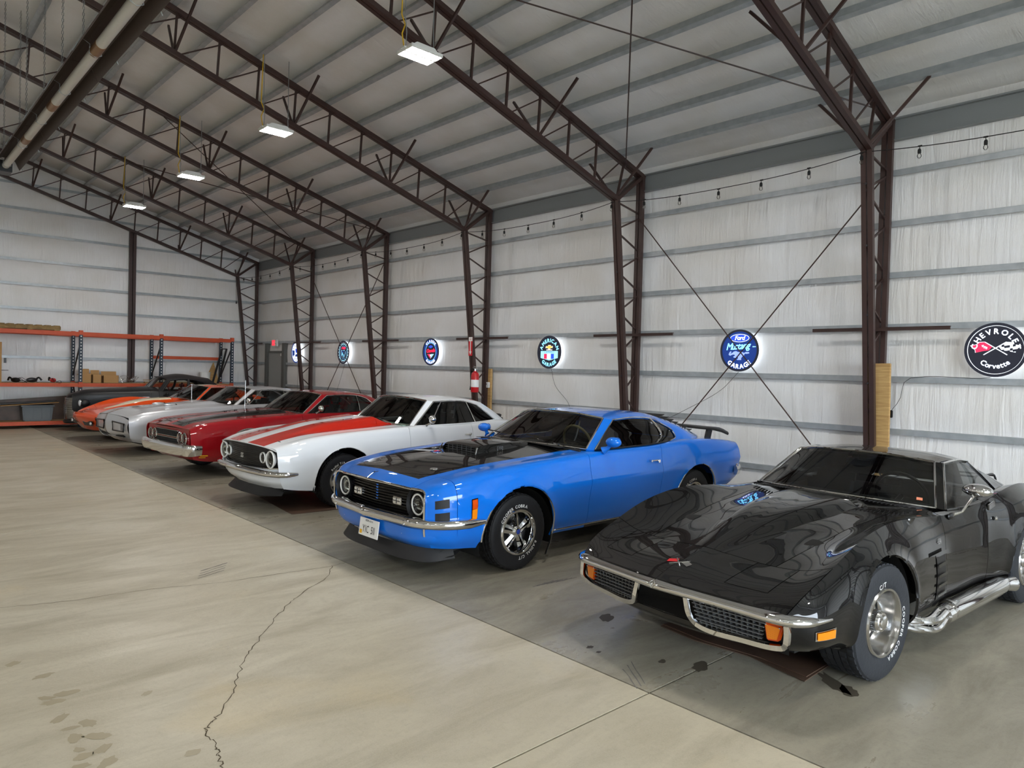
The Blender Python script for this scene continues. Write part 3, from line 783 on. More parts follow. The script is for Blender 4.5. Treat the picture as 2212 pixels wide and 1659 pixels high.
# ---- wheels (axle along y, outer face towards -y)
TYRES = {}
def tyre_mesh(R, W, rim, mat='rubber', tread=True):
    key = (R, W, rim, mat)
    if key in TYRES: return TYRES[key]
    sw = [(rim-.004, -.36), (rim+.004, -.44), (rim+.02, -.485), (rim+.035, -.5), (R-.055, -.5), (R-.035, -.492), (R-.016, -.465)]
    prof = [(r, t*W, 0) for r, t in sw]
    tw = W*.42; cuts = []
    lanes = [(-1.0, -.62, 1), (-.56, -.22, 2), (-.16, .16, 3), (.22, .56, 2), (.62, 1.0, 1)]
    for a, b, kind in lanes:
        prof.append((R-.009, a*tw-(.0 if a > -1 else 0), 9)); prof.append((R if kind != 1 else R-.003, a*tw+.001, kind)); prof.append((R, (a+b)/2*tw, kind)); prof.append((R if kind != 1 else R-.003, b*tw-.001, kind)); prof.append((R-.009, b*tw, 9))
    prof += [(r, -t*W, 0) for r, t in sw[::-1]]
    n = 168; vs_ = []
    for k in range(n):
        a = 2*PI*k/n
        for r, t, kind in prof:
            rr = r; aa = a
            if tread and kind == 1 and k % 4 == 0: rr -= .007
            if tread and kind == 2 and (k+2) % 4 == 0: rr -= .006
            if kind in (1, 2): aa += 0.012*(1 if t > 0 else -1)*(1 if kind == 2 else 0)
            vs_.append((rr*math.cos(aa), t, rr*math.sin(aa)))
    m = len(prof); fs = [(k*m+i, ((k+1) % n)*m+i, ((k+1) % n)*m+i+1, k*m+i+1) for k in range(n) for i in range(m-1)]
    TYRES[key] = MB().add(vs_, fs).mesh('tire', mat, angle=28, flipcheck=True)
    return TYRES[key]
def rim_rally(par, R, W, cap='tall'):
    o = -W*.5
    prof = [(R+.002, o+.03), (R+.010, o+.008), (R+.004, o-.002), (R-.008, o-.001), (R-.016, o+.012), (R-.022, o+.05), (R-.030, o+.10), (R-.050, o+.125), (R-.075, o+.115), (.085, o+.105), (.075, o+.10), (0.0, o+.098)]
    MB().lathe(prof, 56).build('rim', 'chrome_soft', par, angle=40)
    sl = MB()
    for k in range(5):
        a = 2*PI*k/5+.3; c, s_ = math.cos(a), math.sin(a)
        def P(r, t, y): return (r*c-t*s_, y, r*s_+t*c)
        r0, r1 = R-.083, R-.052
        sl.add([P(r0, -.022, o+.102), P(r0, .022, o+.102), P(r1, .034, o+.112), P(r1, -.034, o+.112)], [(0, 1, 2, 3)])
    tag(sl.build('rim_slots', 'well_black', par, smooth=False, flipcheck=False), kind='stuff')
    top = -.005 if cap == 'tall' else .04
    MB().lathe([(.062, o+.10), (.064, o+.035+top), (.056, o+.022+top), (.044, o+.02+top), (.040, o+.008+top), (.03, o+.003+top), (0, o+.002+top)], 40).build('hub_cap', 'chrome', par, angle=30)
    if cap == 'tall':
        m = MB()
        for k in range(36):
            a = 2*PI*k/36; c, s_ = math.cos(a), math.sin(a)
            m.add([(.0635*c-.0016*s_, o+.085, .0635*s_+.0016*c), (.0635*c+.0016*s_, o+.085, .0635*s_-.0016*c), (.0655*c+.0016*s_, o+.04, .0655*s_-.0016*c), (.0655*c-.0016*s_, o+.04, .0655*s_+.0016*c)], [(0, 1, 2, 3)])
        m.build('cap_flutes', 'trim_black', par, smooth=False, flipcheck=False)
def rim_spoke(par, R, W, n=5, cap='blue'):
    o = -W*.5
    prof = [(R+.002, o+.03), (R+.010, o+.008), (R+.002, o-.003), (R-.010, o-.002), (R-.014, o+.01), (R-.024, o+.014), (R-.03, o+.03), (R-.034, o+.07), (R-.036, o+.14)]
    MB().lathe(prof, 56).build('rim', 'chrome', par, angle=40)
    MB().lathe([(R-.034, o+.14), (R-.05, o+.125), (.07, o+.13), (0, o+.13)], 40).build('brake_backing', 'steel_dark', par)
    sp = MB()
    for k in range(n):
        a = 2*PI*k/n+PI/2; c, s_ = math.cos(a), math.sin(a)
        def P(r, t, y): return (r*c-t*s_, y, r*s_+t*c)
        for q in (-1, 1):
            sp.add([P(.035, q*.004, o+.028), P(.035, q*.030, o+.04), P(R-.035, q*.046, o+.075), P(R-.035, q*.012, o+.060), P(.035, q*.004, o+.07), P(.035, q*.030, o+.08), P(R-.035, q*.046, o+.12), P(R-.035, q*.012, o+.12)],
                   [(0, 1, 2, 3), (4, 7, 6, 5), (0, 3, 7, 4), (1, 5, 6, 2), (0, 4, 5, 1), (3, 2, 6, 7)])
    sp.build('spokes', 'chrome', par, angle=30)
    MB().lathe([(.052, o+.09), (.052, o+.04), (.046, o+.03), (.034, o+.022), (.03, o+.012), (0, o+.008)], 32).build('hub_cap', 'chrome', par)
    MB().lathe([(.022, o+.0105), (0, o+.0065)], 24).build('cap_badge', 'blue_print' if cap == 'blue' else 'trim_black', par)
    nt_ = MB()
    for k in range(n):
        a = 2*PI*(k+.5)/n+PI/2; nt_.lathe([(.009, o+.09), (.009, o+.055), (0, o+.05)], 6, (.06*math.cos(a), 0, .06*math.sin(a)))
    nt_.build('lug_nuts', 'chrome', par)
def make_wheel(style, R, W, rim, words, parent, loc, side_q, steer=0.0, tmat='rubber', spin=0.0, letter=.03):
    t = obj('tire', tyre_mesh(R, W, rim, tmat), parent, loc, (0, spin, (0 if side_q < 0 else PI)+steer))
    t.rotation_mode = 'ZYX' if False else 'XYZ'
    if style == 'rally': rim_rally(t, rim, W)
    elif style == 'rally_flat': rim_rally(t, rim, W, 'flat')
    elif style == 'spoke': rim_spoke(t, rim, W)
    if words and side_q < 0:
        for txt, ang, inward in words:
            m = MB(); text_arc(m, txt, letter*1.25, ((0, -W*.5-.0012, 0), (1, 0, 0), (0, 0, 1)), (rim+.020 if not inward else rim+.020+letter*.9), ang, gap=.16, sx=1.05, inward=inward, thick=.0012)
            tag(m.build('tire_lettering', 'white_print', t, smooth=False, flipcheck=False), kind='stuff')
    return t
def wheel_set(car, style, R, W, rim, wb, tf, tr, words_f, words_r, steer=0.0, tmat='rubber', Rr=None, Wr=None, spin_f=0.0, letter=.03):
    Rr = Rr or R; Wr = Wr or W
    for q in (-1, 1):
        make_wheel(style, R, W, rim, words_f, car, (0, q*tf, R), q, steer, tmat, spin_f if q < 0 else 0, letter)
        make_wheel(style, Rr, Wr, rim, words_r, car, (wb, q*tr, Rr), q, 0, tmat, 0, letter)
def wheel_wells(car, spots, y_out, y_in=.42):
    for (x, z, R) in spots:
        for q in (-1, 1):
            m = MB(); n = 28
            pr = []
            for k in range(n+1):
                a = -.25+(PI+.5)*k/n; pr.append((x+R*math.cos(a), z+R*math.sin(a)))
            m.grid([[(a, q*y_out, b) for a, b in pr], [(a, q*y_in, b) for a, b in pr]])
            m.add([(a, q*y_in, b) for a, b in pr], [tuple(range(n+1))])
            m.build('wheel_well', 'well_black', car, flipcheck=False)

# ---- greenhouse
def greenhouse(car, g, paint, glass_front, glass_side, trim_mat='chrome', roof_mats=None, roof_matfn=None, n=18):
    wb, wt = curve(g['wb'], n), curve(g['wt'], n)
    pin = curve([g['wb'][-1]]+g.get('pin', [])+[g['wt'][-1]], n)          # windshield side edge
    cl = curve([g['wb'][0]]+g.get('wcl', [])+[g['wt'][0]], n)
    W_ = coons(wb, wt, cl, pin)                                           # u: centre->corner, v: base->top
    me = panel_mesh([W_, mir(W_)], 'windshield', glass_front, thick=0, gap=0); obj('windshield', me, car)
    pout = curve([g['ap_b']]+g.get('pout', [])+[g['ap_t']], n)
    grids = []
    A = ruled(pin, pout, 4); grids.append(A)
    rail = curve([g['ap_t']]+g['rail'], n); E = rail[-1]
    bt = curve(g['bt'], n); head = np.concatenate([wt, ruled(wt[-1:], pout[-1:], 5)[0][1:]])
    tail = np.concatenate([bt, ruled(bt[-1:], E[None], 5)[0][1:]])
    rc = curve([g['wt'][0]]+g['crown']+[g['bt'][0]], n)
    Rf = coons(head, tail, rc, rail); grids.append(Rf)
    Fb = g['belt'][-1]
    srear = curve([Fb]+g.get('srear', [])+[tuple(E)], n)
    bb = curve(g['bb'], n); bedge = curve([g['bb'][-1]]+g.get('bedge', [])+[g['bt'][-1]], n)
    sb = curve([Fb]+g.get('sb', [])+[g['sail_end'] if 'sail_end' in g else g['bb'][-1]], 10); st_ = ruled(E[None], bt[-1:], 11)[0]
    sedge = curve([g['sail_end']]+g.get('sedge', [])+[g['bt'][-1]], n) if 'sail_end' in g else bedge
    C = coons(srear, sedge, sb, st_); grids.append(C)
    roof = obj('roof', panel_mesh(grids+[mir(q) for q in grids], 'roof', roof_mats or paint, thick=.02, gap=0, angle=40), car)
    if roof_matfn:
        for p in roof.data.polygons: p.material_index = roof_matfn(p.center)
    # headliner so that the roof is dark inside
    off = np.array(Rf); off[..., 2] -= .03; off[..., 1] *= .96
    obj('headliner', panel_mesh([off, mir(off)], 'headliner', 'interior', thick=0, gap=0), car)
    Bk = coons(bb, bt, curve([g['bb'][0]]+g.get('bcl', [])+[g['bt'][0]], n), bedge)
    obj('rear_window', panel_mesh([Bk, mir(Bk)], 'rear_window', glass_side, thick=0, gap=0), car)
    belt = curve([g['ap_b']]+g['belt'], n)
    Sg = coons(belt, rail, pout, srear)
    for q in (1, -1):
        k0 = 0
        for t in g.get('split', [])+[1.0]:
            k1 = int(round(t*n)); S_ = Sg[k0:k1+1].copy(); S_[..., 1] = (S_[..., 1]-.012)*q
            if g.get('open_front') and k0 == 0: k0 = k1; continue
            obj('side_window', panel_mesh([S_], 'side_window', glass_side, thick=0, gap=0), car); k0 = k1
        for t in g.get('split', []):
            C_ = Sg[int(round(t*n))].copy(); C_[:, 1] -= .004
            trim(car, 'window_divider', C_, g.get('div_r', .008), g.get('div_mat', trim_mat), q=q)
        if trim_mat:
            trim(car, 'drip_rail', np.concatenate([pout, rail[1:]]), g.get('rail_r', .007), trim_mat, q=q)
            if g.get('wtrim', True): trim(car, 'windshield_trim', pin, .009, trim_mat, q=q)
            if g.get('rear_trim', True): trim(car, 'window_trim', srear, .006, trim_mat, q=q)
        trim(car, 'window_seal', belt+V3(0, .004, 0), .009, g.get('belt_mat', 'trim_black'), q=q)
    if trim_mat and g.get('wtrim', True):
        trim(car, 'windshield_header_trim', np.concatenate([mircurve(wt, -1)[::-1], wt[1:]]), .010, trim_mat)
        trim(car, 'windshield_base_trim', np.concatenate([mircurve(wb, -1)[::-1], wb[1:]]), .007, trim_mat)
    return dict(wb=wb, wt=wt, pin=pin, pout=pout, rail=rail, belt=belt, srear=srear, Sg=Sg, W=W_, C=C, Rf=Rf)

def interior(car, x0, x1, yw, zf, zt, cowl_z, dash_x, seat_x, seat_h=.56, wheel_mat='trim_black', seat_mat='seat_black', heads=True, tub='interior', rear=True, dash_mat='interior', headrest_z=0.0):
    m = MB(); m.box(x0, x1, -yw, yw, zf, zf+.02); m.box(x0, x0+.02, -yw, yw, zf, cowl_z-.02); m.box(x1-.02, x1, -yw, yw, zf, zt-.02)
    for q in (-1, 1): m.box(x0, x1, min(q*yw, q*(yw-.02)), max(q*yw, q*(yw-.02)), zf, zt-.03)
    m.build('cabin_tub', tub, car, smooth=False)
    rbox('dashboard', dash_mat, car, (dash_x, 0, cowl_z-.09), (.34, yw*1.9, .16), .05)
    for q in (-1, 1):
        s_ = rbox('seat', seat_mat, car, (seat_x, q*.36, zf+.20), (.50, .50, .18), .06)
        b = rbox('seat_back', seat_mat, s_, (.28, 0, .02+seat_h/2), (.16, .48, seat_h), .07, (0, .22, 0))
        if heads and seat_h > .5: rbox('headrest', seat_mat, s_, (.37, 0, .66+headrest_z), (.10, .27, .16), .045, (0, .2, 0))
    if rear: 
        rb = rbox('rear_seat', seat_mat, car, (seat_x+1.0, 0, zf+.24), (.45, yw*1.6, .2), .05); rbox('seat_back', seat_mat, rb, (.27, 0, .28), (.15, yw*1.5, .46), .05, (0, .3, 0))
    sw = MB(); R = .19; tilt = .95; cx, cy, cz = dash_x+.26, -.36, cowl_z+.0
    P = [(cx-math.sin(tilt)*0+R*math.sin(a)*math.cos(tilt)*.0+R*math.sin(a)*math.sin(-.35), cy+R*math.cos(a), cz+R*math.sin(a)*math.cos(.35)) for a in np.linspace(0, 2*PI, 33)[:-1]]
    w_ = MB().tube(P, .013, 8, closed=True).build('steering_wheel', wheel_mat, car)
    sp = MB()
    for a in (0, PI, -PI/2): sp.tube([(cx, cy, cz), (cx+R*math.sin(a)*math.sin(-.35), cy+R*math.cos(a), cz+R*math.sin(a)*math.cos(.35))], .01, 6)
    sp.tube([(cx, cy, cz), (cx-.25, cy, cz-.10)], .02, 8); sp.build('steering_column', 'trim_black', w_)
def mirror_in(car, x, z):
    m = rbox('rear_view_mirror', 'trim_black', car, (x, 0, z), (.03, .21, .06), .012)
    MB().tube([(0, 0, .02), (-.02, 0, .07)], .006, 6).build('mirror_stem', 'chrome', m)
def underbody(car, x0, x1, yw=.66, z0=.21, z1=.5):
    MB().box(x0, x1, -yw, yw, z0, z1).build('underbody', 'well_black', car, smooth=False)
def round_lamp(car, x, y, z, R, depth=.05, tilt=0, bezel='chrome', halo=False, parent=None):
    h = obj('headlight', None, car) if False else MB().lathe([(R*1.18, 0), (R*1.22, -.012), (R*1.12, -.022), (R*1.02, -.014), (R, .0), (R*.9, .03)], 36, (x, y, z), 'x').build('headlight', bezel, car)
    MB().lathe([(R*1.0, -.004), (R*.8, -.016), (R*.45, -.024), (0, -.028)], 32, (x, y, z), 'x').build('lens', 'glass_clear', h)
    MB().lathe([(R*.95, .004), (R*.6, .03), (0, .045)], 28, (x, y, z), 'x').build('reflector', 'lens_clear', h)
    MB().lathe([(R*.28, -.004), (R*.24, -.016), (0, -.018)], 18, (x, y, z), 'x').build('bulb_shield', 'chrome', h)
    return h
def car_thing(name, label, loc, rz, sc=1.0):
    c = thing(name, label, 'car', loc, rz); c.scale = (sc, sc, sc); return c
# ---------------------------------------------------------------- surface decals that follow a body
def surf_patch(B, s0, s1, r0, r1, off, q, n=8, m=6, corner=0.0):
    def S(st, rw):
        i = st*B.ns; j = rw*B.nr; i0 = min(int(i), B.G.shape[0]-2); j0 = min(int(j), B.G.shape[1]-2); a, b = i-i0, j-j0; G = B.G
        return (1-a)*(1-b)*G[i0, j0]+a*(1-b)*G[i0+1, j0]+(1-a)*b*G[i0, j0+1]+a*b*G[i0+1, j0+1]
    out = []
    for u in np.linspace(s0, s1, n+1):
        row = []
        for v in np.linspace(r0, r1, m+1):
            p = S(u, v); du = S(min(u+.05, B.S-1.001), v)-S(max(u-.05, 0), v); dv = S(u, min(v+.05, B.R-1.001))-S(u, max(v-.05, 0))
            nn = np.cross(du, dv); nn /= np.linalg.norm(nn)+1e-9
            if nn@(p-V3(p[0]*.9+.12, 0, .45)) < 0: nn = -nn
            p = p+nn*off; row.append((p[0], p[1]*q, p[2]))
        out.append(row)
    return np.array(out)
def decal(B, name, mat, par, s0, s1, r0, r1, off, q, n=8, m=6):
    return MB().grid(surf_patch(B, s0, s1, r0, r1, off, q, n, m)).build(name, mat, par, flipcheck=False)
def lift(car, dz, names=('tire', 'wheel_well')):
    for c in COL.objects:
        if c.parent == car and not c.name.startswith(names): c.location.z += dz
def arch_trim(car, B, x, z, R, a0, a1, r, mat, off=.004):
    # bright moulding round a wheel opening: follows the body side
    for q in (-1, 1):
        pts = []
        for a in np.linspace(a0, a1, 25):
            X, Z = x+R*math.cos(a), z+R*math.sin(a)
            i = int(np.argmin(abs(B.G[:, 2*B.nr, 0]-X))); j = int(np.argmin(abs(B.G[i, :6*B.nr, 2]-Z)))
            pts.append((X, q*(B.G[i, j, 1]+off), Z))
        P = np.array(pts); k = np.ones(5)/5
        yy = np.convolve(np.pad(P[:, 1], 2, mode='edge'), k, 'valid'); P[:, 1] = yy
        MB().tube(P, r, 6).build('arch_moulding', mat, car)

# ---------------------------------------------------------------- blue fastback
def blue_car():
    car = car_thing('fastback_coupe', 'bright blue fastback with black hood scoop and white lettered tires', (4.25, 5.36, 0), 0.005, 1.0)
    N = net([
     ([-.80, -.87, -.895, -.90, -.90, -.885, -.905, -.925, -.96, -.985], [.68, .70, .715, .72, .72, .70, .55, .45, .22, 0], [.24, .33, .45, .56, .65, .705, .722, .728, .738, .743]),
     ([-.70, -.78, -.80, -.81, -.81, -.80, -.80, -.81, -.84, -.86], [.74, .79, .815, .825, .815, .78, .585, .50, .25, 0], [.23, .33, .46, .575, .68, .748, .776, .785, .803, .815]),
     ([-.55, -.58, -.60, -.61, -.61, -.61, -.60, -.60, -.62, -.63], [.78, .86, .885, .895, .885, .835, .61, .54, .27, 0], [.22, .33, .47, .60, .705, .79, .815, .823, .845, .86]),
     (-.35, [0.800, 0.867, 0.887, 0.921, 0.892, 0.850, 0.640, 0.570, 0.280, 0.000], [.21, .32, .48, .625, .735, .83, .85, .858, .882, .895]),
     (0.0, [0.810, 0.872, 0.887, 0.926, 0.897, 0.855, 0.655, 0.585, 0.290, 0.000], [.21, .31, .48, .64, .76, .86, .878, .886, .912, .925]),
     (.45, [0.820, 0.867, 0.887, 0.923, 0.892, 0.855, 0.670, 0.600, 0.300, 0.000], [.21, .31, .48, .652, .78, .89, .905, .913, .942, .955]),
     (.92, [0.820, 0.862, 0.882, 0.918, 0.887, 0.855, 0.690, 0.620, 0.310, 0.000], [.21, .31, .48, .662, .80, .915, .935, .942, .968, .98]),
     (1.5, [0.820, 0.862, 0.882, 0.916, 0.885, 0.860, 0.810, 0.740, 0.300, 0.000], [.21, .31, .48, .67, .815, .93, .945, .945, .95, .95]),
     (2.08, [0.820, 0.862, 0.882, 0.916, 0.887, 0.860, 0.810, 0.740, 0.300, 0.000], [.21, .31, .48, .68, .83, .945, .958, .958, .96, .96]),
     (2.45, [0.810, 0.867, 0.897, 0.931, 0.904, 0.872, 0.800, 0.740, 0.300, 0.000], [.22, .32, .50, .70, .85, .968, .985, .985, .985, .985]),
     (2.743, [0.800, 0.872, 0.902, 0.933, 0.900, 0.862, 0.770, 0.720, 0.300, 0.000], [.23, .33, .50, .71, .86, .972, .985, .985, .985, .985]),
     (3.2, [0.780, 0.852, 0.882, 0.911, 0.877, 0.830, 0.700, 0.620, 0.320, 0.000], [.26, .36, .52, .71, .85, .945, .958, .962, .968, .97]),
     (3.6, [0.740, 0.822, 0.852, 0.886, 0.852, 0.800, 0.660, 0.580, 0.300, 0.000], [.34, .42, .55, .71, .83, .91, .925, .928, .936, .94]),
     (3.80, [0.700, 0.782, 0.812, 0.846, 0.817, 0.770, 0.640, 0.560, 0.280, 0.000], [.40, .46, .57, .71, .82, .885, .90, .903, .91, .915])])
    B = Body(N, ns=8, nr=5, crease_rows=(3,))
    B.arch(0, .285, .432, 5, flare=.022, fw=.09); B.arch(2.743, .29, .42, 5, flare=.022, fw=.09)
    P = 'paint_blue'
    B.part([(0, 6, 6, 9)], 'hood', [P, 'paint_black'], car, both=True, matfn=lambda s, r: 1 if (r > 7.0 and s > .95) else 0)
    for q in (1, -1):
        B.part([(0, 1.6, 1, 6)], 'fender_extension', P, car, q)
        B.part([(1.6, 6, 0, 6), (0, 1.6, 0, 1)], 'front_fender', P, car, q)
        d = B.part([(6, 8, 0.4, 6)], 'door', P, car, q)
        hx, hy, hz = 1.93, .912, .80
        h = MB(); h.tube([(hx-.07, q*hy, hz), (hx+.07, q*hy, hz)], .009, 8); h.tube([(hx-.07, q*(hy-.03), hz), (hx-.07, q*(hy+.012), hz)], .012, 8); h.tube([(hx+.06, q*(hy-.03), hz-.01), (hx+.06, q*(hy+.014), hz-.01)], .018, 10); h.build('door_handle', 'chrome', d)
        B.part([(6, 8, 0, .4)], 'rocker_panel', 'trim_black', car, q)
        B.part([(8, 13, 0, 6)], 'quarter_panel', P, car, q)
        trim(car, 'rocker_moulding', B.line_row(.4, 3.9, 10.0)[2:-4], .009, 'chrome', q=q)
        # gills behind the headlight
        for a, b in ((2.05, 2.85), (3.05, 3.8)):
            decal(B, 'fender_vent', 'paint_blue', car, .22, 1.40, a-.10, b+.10, .003, q)
            decal(B, 'fender_vent', 'matt_black', car, .62, 1.32, a+.05, b-.05, .005, q)
        decal(B, 'side_marker', 'chrome', car, 2.18, 2.42, 2.02, 3.42, .005, q)
        decal(B, 'side_marker', 'amber_deep', car, 2.205, 2.395, 2.72, 3.34, .009, q); decal(B, 'side_marker', 'amber', car, 2.205, 2.395, 2.1, 2.70, .009, q)
        decal(B, 'rear_marker', 'chrome', car, 12.42, 12.72, 1.85, 2.5, .004, q); decal(B, 'rear_marker', 'red_lens', car, 12.46, 12.68, 1.95, 2.4, .007, q)
        # bright edge round the grille mouth
        trim(car, 'headlight_edge', B.line_st(0, 1.3, 6)[::-1]+V3(-.006, 0, 0), .010, 'chrome', q=q)
    B.part([(11, 13, 6, 9)], 'trunk_lid', P, car, both=True)
    B.part([(10, 11, 6, 9)], 'rear_deck', P, car, both=True)
    B.part([(12.99, 13, 0, 9)], 'tail_edge', P, car, both=True)
    e = B.line_st(13, 0, 9); T = MB(); T.grid([e, e*V3(1, 0, 1)]); T.grid([mircurve(e, -1), e*V3(1, 0, 1)]); T.build('tail_panel', P, car, flipcheck=False)
    tl = e.copy(); 
    for q in (-1, 1):
        rb = [(3.62, q*.885, .56), (3.74, q*.86, .56), (3.86, q*.78, .56), (3.90, q*.4, .56), (3.91, 0, .56)]
        MB().sweep(curve(rb, 14), [(-.02, -.055), (.015, -.05), (.03, 0), (.015, .05), (-.02, .055)], caps=True).build('rear_bumper', 'chrome', car)
    hl = np.concatenate([mircurve(B.line_st(0, 6, 9), -1), B.line_st(0, 6, 9)[::-1][1:]])
    trim(car, 'hood_lip_moulding', hl+V3(-.006, 0, -.004), .010)
    # grille
    gr = MB(); gr.add([(-.80, -.66, .40), (-.80, .66, .40), (-.83, .66, .74), (-.86, 0, .77), (-.83, -.66, .74)], [(0, 1, 2, 3, 4)]); g = gr.build('grille', 'grille_black', car, smooth=False)
    sl = MB()
    for k in range(12):
        z = .45+.024*k
        if z > .735: break
        sl.sweep(curve([(-.845, -.60, z), (-.875, -.3, z), (-.895, 0, z), (-.875, .3, z), (-.845, .60, z)], 10), [(-.008, -.004), (.010, 0), (-.008, .004)], caps=False)
    sl.build('grille_slats', 'grille_black', g, smooth=False)
    st = MB()
    for k in range(6): st.box(-.905, -.900, -.028, -.004, .56+.024*k, .570+.024*k)
    st.build('grille_badge', 'paint_blue', g, smooth=False)
    MB().sweep(curve([(-.84, -.62, .445), (-.87, -.3, .44), (-.895, 0, .44), (-.87, .3, .44), (-.84, .62, .445)], 12), [(-.01, -.006), (.012, -.006), (.012, .006), (-.01, .006)]).build('grille_lower_moulding', 'chrome', g)
    for q in (-1, 1):
        # headlight bucket, lamp with halo ring
        MB().lathe([(.132, -.035), (.128, -.02), (.115, .02), (.105, .04), (.10, .045)], 36, (-.862, q*.585, .592), 'x').build('headlight_bucket', 'matt_black', car)
        h = round_lamp(car, -.850, q*.585, .592, .088, bezel='trim_black')
        MB().tube([(-.872, q*.585+.083*math.cos(a), .592+.083*math.sin(a)) for a in np.linspace(0, 2*PI, 29)[:-1]], .0075, 8, closed=True).build('halo_ring', 'plastic_white', h)
        f = rbox('fog_lamp', 'chrome', car, (-.885, q*.315, .585), (.03, .125, .062), .006)
        rbox('lens', 'lens_clear', f, (-.012, 0, 0), (.012, .112, .050), .004)
        cr = MB().box(-.021, -.0185, -.055, .055, -.003, .003).box(-.021, -.0185, -.003, .003, -.024, .024); cr.build('lamp_cross', 'steel_dark', f, smooth=False)
        # parking lamps under the bumper
        MB().ell((-.925, q*.46, .345), (.02, .055, .032), 16, 8).build('parking_lamp', 'lamp_glass', car)
        MB().box(-.915, -.86, min(q*.25, q*.42), max(q*.25, q*.42), .325, .375).build('valance_slot', 'well_black', car, smooth=False)
    # bumper with centre peak
    path = curve([(-.43, -.912, .455), (-.55, -.915, .455), (-.70, -.885, .455), (-.84, -.80, .455), (-.925, -.66, .455), (-.965, -.40, .458), (-1.0, -.10, .462), (-1.012, 0, .463)], 26)
    full = np.concatenate([path, mircurve(path, -1)[::-1][1:]])
    sec = [(.028, -.040), (.0, -.041), (-.020, -.036), (-.034, -.022), (-.041, 0), (-.036, .020), (-.022, .034), (-.004, .040), (.028, .040)]
    sc_ = [min(1, .55+.45*min(1, k/3)) for k in range(len(path))]; sc_ = sc_+sc_[::-1][1:]
    MB().sweep(full, sec, scale=sc_).build('front_bumper', 'chrome', car)
    for y in (-.55, .55): MB().ell((-.985, y, .44), (.012, .012, .012), 10, 6).build('bumper_bolt', 'chrome', car)
    # valance and chin spoiler
    top = curve([(-.56, -.875, .42), (-.72, -.84, .42), (-.86, -.74, .41), (-.93, -.60, .405), (-.955, -.3, .405), (-.965, 0, .405)], 18)
    mid = curve([(-.54, -.86, .32), (-.71, -.82, .32), (-.85, -.72, .31), (-.915, -.58, .30), (-.94, -.3, .295), (-.95, 0, .295)], 18)
    bot = curve([(-.50, -.80, .235), (-.66, -.76, .23), (-.77, -.66, .23), (-.83, -.52, .225), (-.85, -.3, .225), (-.855, 0, .225)], 18)
    cols = [hermite([top[i], mid[i], bot[i]], 5) for i in range(19)]
    VG = np.array(cols); obj('front_valance', panel_mesh([VG, mir(VG)], 'front_valance', P, thick=.01, gap=0), car)
    s0 = curve([(-.60, -.70, .245), (-.78, -.62, .24), (-.86, -.45, .235), (-.885, 0, .23)], 14)
    s1 = curve([(-.60, -.745, .14), (-.82, -.68, .128), (-.90, -.48, .122), (-.93, 0, .122)], 14)
    s2 = curve([(-.60, -.74, .132), (-.81, -.675, .12), (-.89, -.48, .115), (-.92, 0, .115)], 14)
    SG = np.array([[a, b, c] for a, b, c in zip(s0, s1, s2)]); obj('chin_spoiler', panel_mesh([SG, mir(SG)], 'chin_spoiler', 'satin_black', thick=0, gap=0), car)
    for q in (-1, 1):
        MB().add([(-.60, q*.70, .26), (-.50, q*.70, .25), (-.47, q*.71, .21), (-.62, q*.745, .155), (-.80, q*.68, .145), (-.76, q*.63, .245)], [(0, 1, 2, 3, 4, 5)]).build('spoiler_end', 'satin_black', car, smooth=False)
    # number plate
    p = rbox('license_plate', 'white_print', car, (-.99, -.035, .315), (.006, .305, .152), .002, (0, .12, 0))
    t = MB(); text_line(t, 'YIC 511', .090, ((-.0045, 0, -.045), (0, -1, 0), (0, 0, 1)), sx=.72, gap=.1); text_line(t, 'NEBRASKA', .026, ((-.0045, 0, .050), (0, -1, 0), (0, 0, 1)), sx=.9)
    t.build('plate_lettering', 'black_print', p, smooth=False, flipcheck=False)
    MB().box(-.0048, -.004, .10, .135, -.062, -.028).build('plate_sticker', 'yellow_print', p, smooth=False)
    # hood scoop
    zs = lambda x: float(np.interp(x, [-.62, -.35, 0, .45, .92], [.845, .885, .916, .946, .97]))
    secs = []
    for x, wd, hgt in ((.02, .27, .062), (.06, .275, .075), (.20, .275, .078), (.45, .265, .066), (.68, .24, .042), (.84, .20, .012)):
        z = zs(x); secs.append([(x+.03*(1-abs(t)), wd*t, z+(hgt if abs(t) < .9 else (hgt*.0-.004 if abs(t) >= 1 else hgt*.55))-.012*t*t) for t in (-1.0, -.95, -.88, -.5, 0, .5, .88, .95, 1.0)])
    sco = MB().grid(secs).build('hood_scoop', 'paint_black', car, angle=40)
    fr = MB()
    for k in range(7): fr.box(.045, .049, -.21+.07*k-.004, -.21+.07*k+.004, zs(.03)-.006, zs(.03)+.06)
    for k in range(3): fr.box(.045, .049, -.25, .25, zs(.03)+.006+.02*k, zs(.03)+.011+.02*k)
    fr.build('scoop_mesh', 'grille_grey', sco, smooth=False)
    MB().box(.06, .064, -.255, .255, zs(.03)-.01, zs(.03)+.062).build('scoop_mouth', 'well_black', sco, smooth=False)
    for q in (-1, 1): MB().tube([(.018, q*.262, zs(.03)+.058), (-.01, q*.275, zs(.03)-.004)], .006).build('scoop_edge', 'chrome', sco)
    tx = MB()
    for q in (-1, 1): text_line(tx, '[351]', .042, ((.30, q*.2735, zs(.30)+.012), (-q*1.0 if q > 0 else 1.0, 0, .0), (0, 0, 1)), sx=1.0)
    tx.build('scoop_lettering', 'alu', sco, smooth=False, flipcheck=False)
    for q in (-1, 1):
        MB().lathe([(.036, 0), (.034, .008), (.024, .011), (.010, .010), (0, .013)], 24, (-.58, q*.40, zs(-.58)-.014), 'z').build('hood_lock', 'chrome', car)
